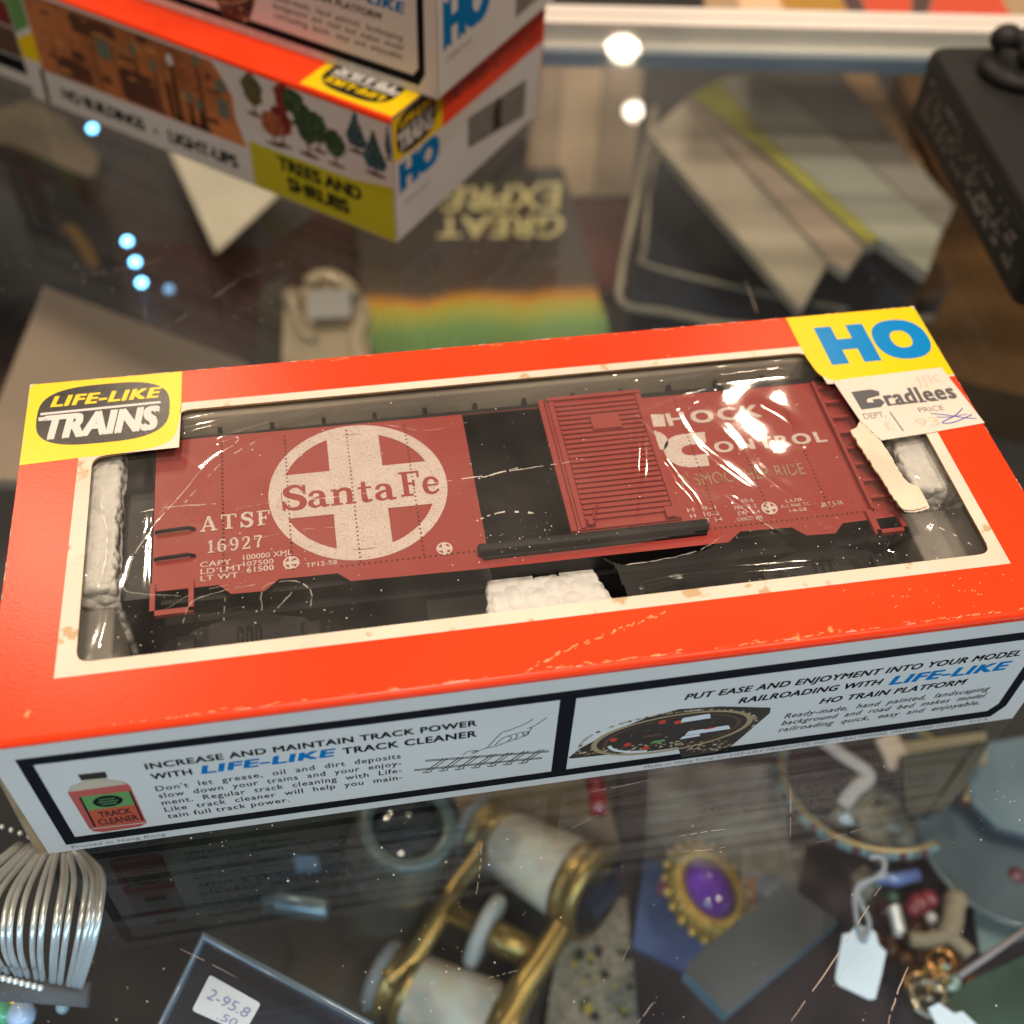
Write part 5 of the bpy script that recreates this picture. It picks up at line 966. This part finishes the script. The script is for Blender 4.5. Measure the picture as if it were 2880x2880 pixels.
for i in range(34):
    a = 2*math.pi*i/34
    P = [BM @ V3((math.cos(a+da)*r_, math.sin(a+da)*r_*1.38, z)) for r_, da, z in ((7.4, -.10, 2.0), (9.0, .02, 2.2), (10.8, .12, .4), (12.4, .2, -2.6))]; B.tube(P, [.65, .75, .85, 1.0], 6)
for i in range(22): a = 2*math.pi*i/22; B.ball(BM @ V3((math.cos(a)*12.6, math.sin(a)*12.6*1.38, -2.2)), 1.35, 0, 10)
B.build('gold_setting', [GLD], br, BRO)
B = MB(); B.lathe([(.01, 6.2), (2.6, 5.9), (4.8, 4.9), (6.3, 3.3), (7.1, 1.2)], 48, 0, BM @ Matrix.Diagonal((1, 1.48, 1, 1))); B.build('purple_stone', [m_('purple_glass', (.15, .035, .46), .06, coat=1.0, vary=(7, .5))], br, BRO)
# clear bags and slab
BAG = sheet('clear_bag', (.88, .86, .82), .30, .45, .26, (.42, .385, .335), bump=(10, .15))
def crumple(name, label, pts, z, amp, mats):
    P = [(x, y) for x, y in pts]; q = quadmap(P[:4], z); B = MB(); n = 26; vs = []
    for j in range(n+1):
        for i in range(n+1): u, v = i/n, j/n; vs.append(q(u, v) + V3((0, 0, amp*(math.sin(u*9+v*4)*.5+math.sin(v*13-u*6)*.35+random.uniform(-.03, .03)))))
    B.add(vs, [[j*(n+1)+i, j*(n+1)+i+1, (j+1)*(n+1)+i+1, (j+1)*(n+1)+i] for j in range(n) for i in range(n)], 0, True)
    c = sum(vs, V3())/len(vs); return tag(B.build(name, mats, None, c), label, 'plastic bag', 'clear bags under the glass')
crumple('plastic_bag', 'clear crinkled bag between the red rod and the bangle', [(1215, 1620), (1500, 1660), (1470, 1440), (1225, 1445)], -140, .9, [BAG])
crumple('plastic_bag', 'clear bag over the booklet, its folded edge by the brooch', [(1395, 1730), (1500, 1700), (1520, 1600), (1400, 1600)], -135, .8, [BAG])
slabp('grey_slab', 'grey plastic slab with a pale blue edge, tilted beside the brooch', 'plastic slab', [(1292, 1832), (1300, 1815), (1478, 1664), (1582, 1738), (1372, 1914)], -122, 7, [m_('grey_plastic', (.085, .085, .088), .4, vary=(2, .35)), m_('blue_edge', (.12, .21, .28), .3)], mside=1)
# bangle
bg_ = thing('bangle', 'open enamel bangle in turquoise, red and gold with a price tag tied on', 'bangle', g(1640, 1500, -150)); BGO = g(1640, 1500, -150)
bc2 = g(1643, 1470, -132); n = 72; R_ = 28.6; col_ = [m_('turquoise_enamel', (.13, .20, .21), .25, coat=.4), m_('wine_enamel', (.10, .04, .05), .3), m_('dull_gold', (.40, .29, .13), .35, metal=.7), m_('slate_enamel', (.09, .12, .125), .3)]
B = MB(); tilt = Matrix.Rotation(math.radians(-14), 3, 'X')
path = [bc2 + tilt @ V3((R_*math.cos(a), R_*1.02*math.sin(a), 0)) for a in [math.radians(-72-318*i/n) for i in range(n+1)]]
for i in range(n):
    mm = (0, 0, 1, 3, 0, 1)[i % 6]; B.tube([path[i], path[i+1]], 2.1, 10, mm, caps=True, flat=.9)
B.tube([p+V3((0, 0, 1.9)) for p in path], .7, 8, 2); B.build('band', col_, bg_, BGO)
B = MB(); B.tube([g(1650, 1655, -128), g(1690, 1660, -128), g(1732, 1650, -128)], [1.9, 2.2, 2.0], 12); B.build('clasp', [m_('blue_enamel', (.09, .13, .33), .15, coat=.6)], bg_, BGO)
# price tag with string
tg = thing('price_tag', 'blank white price tag with a punched hole and a grey string', 'price tag', g(1620, 1820, -112)); TGO = g(1620, 1820, -112)
B = MB(); P2 = [(1590, 1762), (1604, 1760), (1612, 1749), (1638, 1748), (1652, 1760), (1658, 1782), (1672, 1796), (1663, 1840), (1652, 1884), (1641, 1886), (1582, 1858), (1576, 1846), (1583, 1802)]
tp = [g(x, y, -110) for x, y in P2]; hl = [g(x, y, -110) for x, y in ell(1630, 1777, 3.4, 3.2, 12)]
tri = tessellate_polygon([tp, hl]); B.add(tp+hl, [list(t_) for t_ in tri], 0); B.add([p-V3((0, 0, .4)) for p in tp+hl], [list(t_) for t_ in tri], 0); k = len(tp); B.add(tp+[p-V3((0, 0, .4)) for p in tp], [[i, (i+1) % k, (i+1) % k+k, i+k] for i in range(k)], 0)
B.build('tag_card', [m_('tag_paper', (.66, .72, .80), .6)], tg, TGO)
B = MB()
for pts in ([(1630, 1777), (1618, 1745), (1614, 1715), (1612, 1690), (1622, 1668), (1650, 1658), (1668, 1640), (1664, 1618), (1640, 1618)], [(1630, 1777), (1640, 1740), (1622, 1700), (1618, 1680), (1640, 1662), (1672, 1652)]): B.tube([g(*p, -109) for p in smooth(pts, 4)], .75, 8)
B.build('string', [m_('grey_string', (.30, .31, .34), .5)], tg, TGO)
# things around the bangle
def curl(name, label, cat, pts, z, w, mt):
    B = MB(); B.tube([g(*p, z) for p in smooth(pts, 4)], w, 10, flat=.25); return tag(B.build(name, [mt], None, g(*pts[1], z-1)), label, cat)
curl('white_ribbon', 'white folded paper strip crossing the bangle', 'paper strip', [(1550, 1395), (1590, 1425), (1640, 1462), (1612, 1490), (1590, 1520)], -118, 2.3, m_('white_paper', (.27, .26, .27), .5))
curl('pink_ribbon', 'pale pink strip beside the olive fold', 'paper strip', [(1670, 1390), (1688, 1420), (1700, 1452)], -124, 4.4, m_('pale_pink_paper', (.40, .33, .29), .5))
cr2 = MB()
for i in range(26):
    x, y = random.gauss(1655, 26), random.gauss(1560, 42); r_ = random.uniform(3, 7); b0 = bmesh.new(); bmesh.ops.create_icosphere(b0, subdivisions=1, radius=r_)
    for v in b0.verts: v.co *= random.uniform(.75, 1.15)
    cr2.frombm(b0, 0, Matrix.Translation(g(x, y, -150+random.uniform(-6, 8))))
cr2.sm = [False]*len(cr2.f)
tag(cr2.build('mineral_cluster', [m_('smoky_mineral', (.20, .185, .155), .22, coat=.3, vary=(5, .4))], None, g(1655, 1560, -165)), 'smoky grey mineral cluster inside the bangle', 'mineral')
slabp('olive_fold', 'dark olive triangular cloth fold right of the mineral cluster', 'cloth', [(1700, 1425), (1870, 1395), (1838, 1457), (1784, 1526), (1712, 1535)], -118, 3, [m_('dark_olive', (.050, .046, .036), .8, vary=(2, .3))])
slabp('gilt_card', 'tan gilt card peeking above the olive fold', 'card', [(1700, 1400), (1860, 1380), (1862, 1440), (1745, 1462)], -128, 2, [m_('gilt_tan', (.22, .19, .13), .4)])
B = MB(); B.lathe([(.01, 0), (26, 0), (31, 2), (32, 3.4), (30, 3), (25, 1.6), (.01, 1.4)], 56, 0, Matrix.Translation(g(1905, 1580, -150))); tag(B.build('grey_plate', [m_('blue_grey_ceramic', (.075, .098, .118), .3, coat=.3, vary=(2, .3))], None, g(1905, 1580, -150)), 'blue grey round dish at the photo edge', 'dish')
slabp('ribbed_fabric', 'pale blue ribbed fabric behind the grey dish', 'fabric', [(1800, 1480), (1870, 1400), (1990, 1380), (1990, 1590), (1880, 1560)], -138, 3, [m_('blue_rib_fabric', (.13, .175, .21), .8, vary=(3, .2))])
# beads, spring, charms at the lower right
for x, y, r_, c, lab in ((1733, 1706, 5.2, (.15, .016, .032), 'larger crimson bead by the silver spring'), (1752, 1698, 4.6, (.18, .024, .045), 'crimson bead touching the larger one'), (1722, 1716, 4.2, (.14, .015, .03), 'dark crimson bead at the end of the trio'), (1683, 1692, 3.0, (.05, .13, .07), 'small green bead above the silver spring'), (1757, 1732, 2.6, (.45, .44, .44), 'small pearl below the crimson beads'), (1668, 1718, 4.4, (.06, .012, .02), 'very dark red bead left of the silver spring'), (1915, 1655, 4.5, (.10, .02, .03), 'dark red bead on the edge of the grey dish')):
    B = MB(); B.ball(g(x, y, -150), r_*.72, 0, 18); tag(B.build('bead', [m_('bead_glass', c, .15, coat=.6)], None, g(x, y, -155)), lab, 'bead', 'loose beads by the price tag')
B = MB(); a, b_ = g(1686, 1712, -140), g(1698, 1762, -140)
B.tube([a.lerp(b_, i/120)+V3((1.7*math.cos(i*.62), 0, 1.7*math.sin(i*.62))) for i in range(121)], .5, 6); tag(B.build('silver_spring', [SILV], None, b_), 'short silver coil spring beside the price tag', 'spring')
B = MB()
for pts, r_ in (([(1800, 1708), (1797, 1740), (1786, 1768)], 5), ([(1786, 1765), (1750, 1774), (1716, 1772)], 3.6), ([(1786, 1765), (1812, 1784), (1830, 1802)], 3.4)): B.tube([g(*p, -148) for p in smooth(pts, 4)], r_*.68, 12)
B.ball(g(1803, 1700, -148), 3.8, 0, 14); tag(B.build('cream_charm', [m_('cream_bone', (.27, .225, .165), .5)], None, g(1790, 1765, -153)), 'cream branching charm on the dark pile', 'charm')
for x, y, r_, c, lab in ((1733, 1860, 3.6, (.34, .19, .08), 'copper gilt ring charm lowest in the pile'), (1764, 1846, 3.4, (.44, .28, .09), 'brighter gold charm beside the copper ring'), (1786, 1845, 3.0, (.35, .48, .44), 'pale teal crystal charm by the green bag'), (1752, 1884, 5.0, (.22, .19, .15), 'round tan button below the gold charms'), (1775, 1815, 4.0, (.30, .14, .05), 'bronze link above the gold charms')):
    B = MB(); M = Matrix.Translation(g(x, y, -150)); n = 20
    B.tube([M @ V3((r_*math.cos(2*math.pi*i/n), r_*math.sin(2*math.pi*i/n), 0)) for i in range(n)], r_*.42, 8, closed=True); B.ball(g(x, y, -150), r_*.5, 0, 10)
    tag(B.build('charm', [m_('charm_metal', c, .2, metal=.9 if c[0] > c[2] else .2)], None, g(x, y, -153)), lab, 'charm', 'small charms in the pile')
B = MB()
for i in range(60): B.ball(g(random.gauss(1745, 40), random.gauss(1800, 40), -160+random.uniform(-6, 4)), random.uniform(1.5, 4), random.choice((0, 0, 1)), 8)
tag(B.build('bead_pile', [m_('dark_bead', (.04, .022, .016), .25, coat=.3), m_('amber_bead', (.13, .05, .02), .2, coat=.3)], None, g(1745, 1800, -172)), 'dark pile of tiny brown beads under the cream charm', 'beads', None, 'stuff')
slabp('green_packet', 'glossy dark green plastic packet in the bottom right corner', 'packet', [(1772, 1900), (1826, 1852), (1960, 1790), (1960, 1990), (1770, 1990)], -110, 4, [m_('green_plastic', (.045, .075, .055), .15, coat=.8, bump=(5, .8), vary=(3, .3))])
slabp('second_tag', 'white price tag lying on the green packet', 'price tag', [(1752, 1902), (1772, 1892), (1800, 1912), (1816, 1908), (1850, 1940), (1780, 1960)], -106, .5, [m_('tag_paper_white', (.62, .68, .76), .6)])
B = MB(); B.tube([g(1808, 1842, -108), g(1870, 1800, -108), g(1960, 1735, -108)], .9, 8); tag(B.build('bag_seam', [m_('pink_grey_seam', (.25, .21, .21), .4)], None, g(1870, 1800, -109)), 'pinkish sealed seam of plastic above the green packet', 'plastic seam')
slabp('teal_scrap', 'pale teal paper scrap beside the cream charm', 'paper scrap', [(1836, 1712), (1900, 1690), (1960, 1700), (1960, 1760), (1850, 1800)], -156, 1, [m_('pale_teal', (.15, .20, .21), .6)])

# ------------------------------------------------------------------ behind the rail
bh = thing('magazine', 'blurred magazine cover in red, mustard and peach behind the white rail', 'magazine', g(1660, 10, -40)); BHO = g(1660, 10, -40)
B = MB(); P = [g(x, y, -40) for x, y in ((1330, 60), (1990, 80), (1990, -160), (1330, -160))]; B.prism(P, (0, 0, -6), 0)
for pts, mm in (([(1408, 60), (1500, 60), (1440, -60), (1380, -60)], 1), ([(1502, 60), (1616, 60), (1560, -60), (1442, -60)], 2), ([(1618, 60), (1642, 60), (1610, -60), (1562, -60)], 3), ([(1644, 60), (1716, 60), (1722, -60), (1612, -60)], 4), ([(1718, 60), (1740, 60), (1776, -60), (1724, -60)], 3), ([(1742, 60), (1926, 70), (1862, -60), (1778, -60)], 4)):
    B.poly([g(x, y, -39.9) for x, y in pts], mm)
B.build('printed_cover', [m_('tan_print', (.40, .28, .17), .5), m_('peach_print', (.75, .50, .32), .5), m_('mustard_print', (.42, .23, .05), .5), m_('plum_print', (.10, .06, .06), .5), m_('red_print', (.60, .09, .05), .5)], bh, BHO)
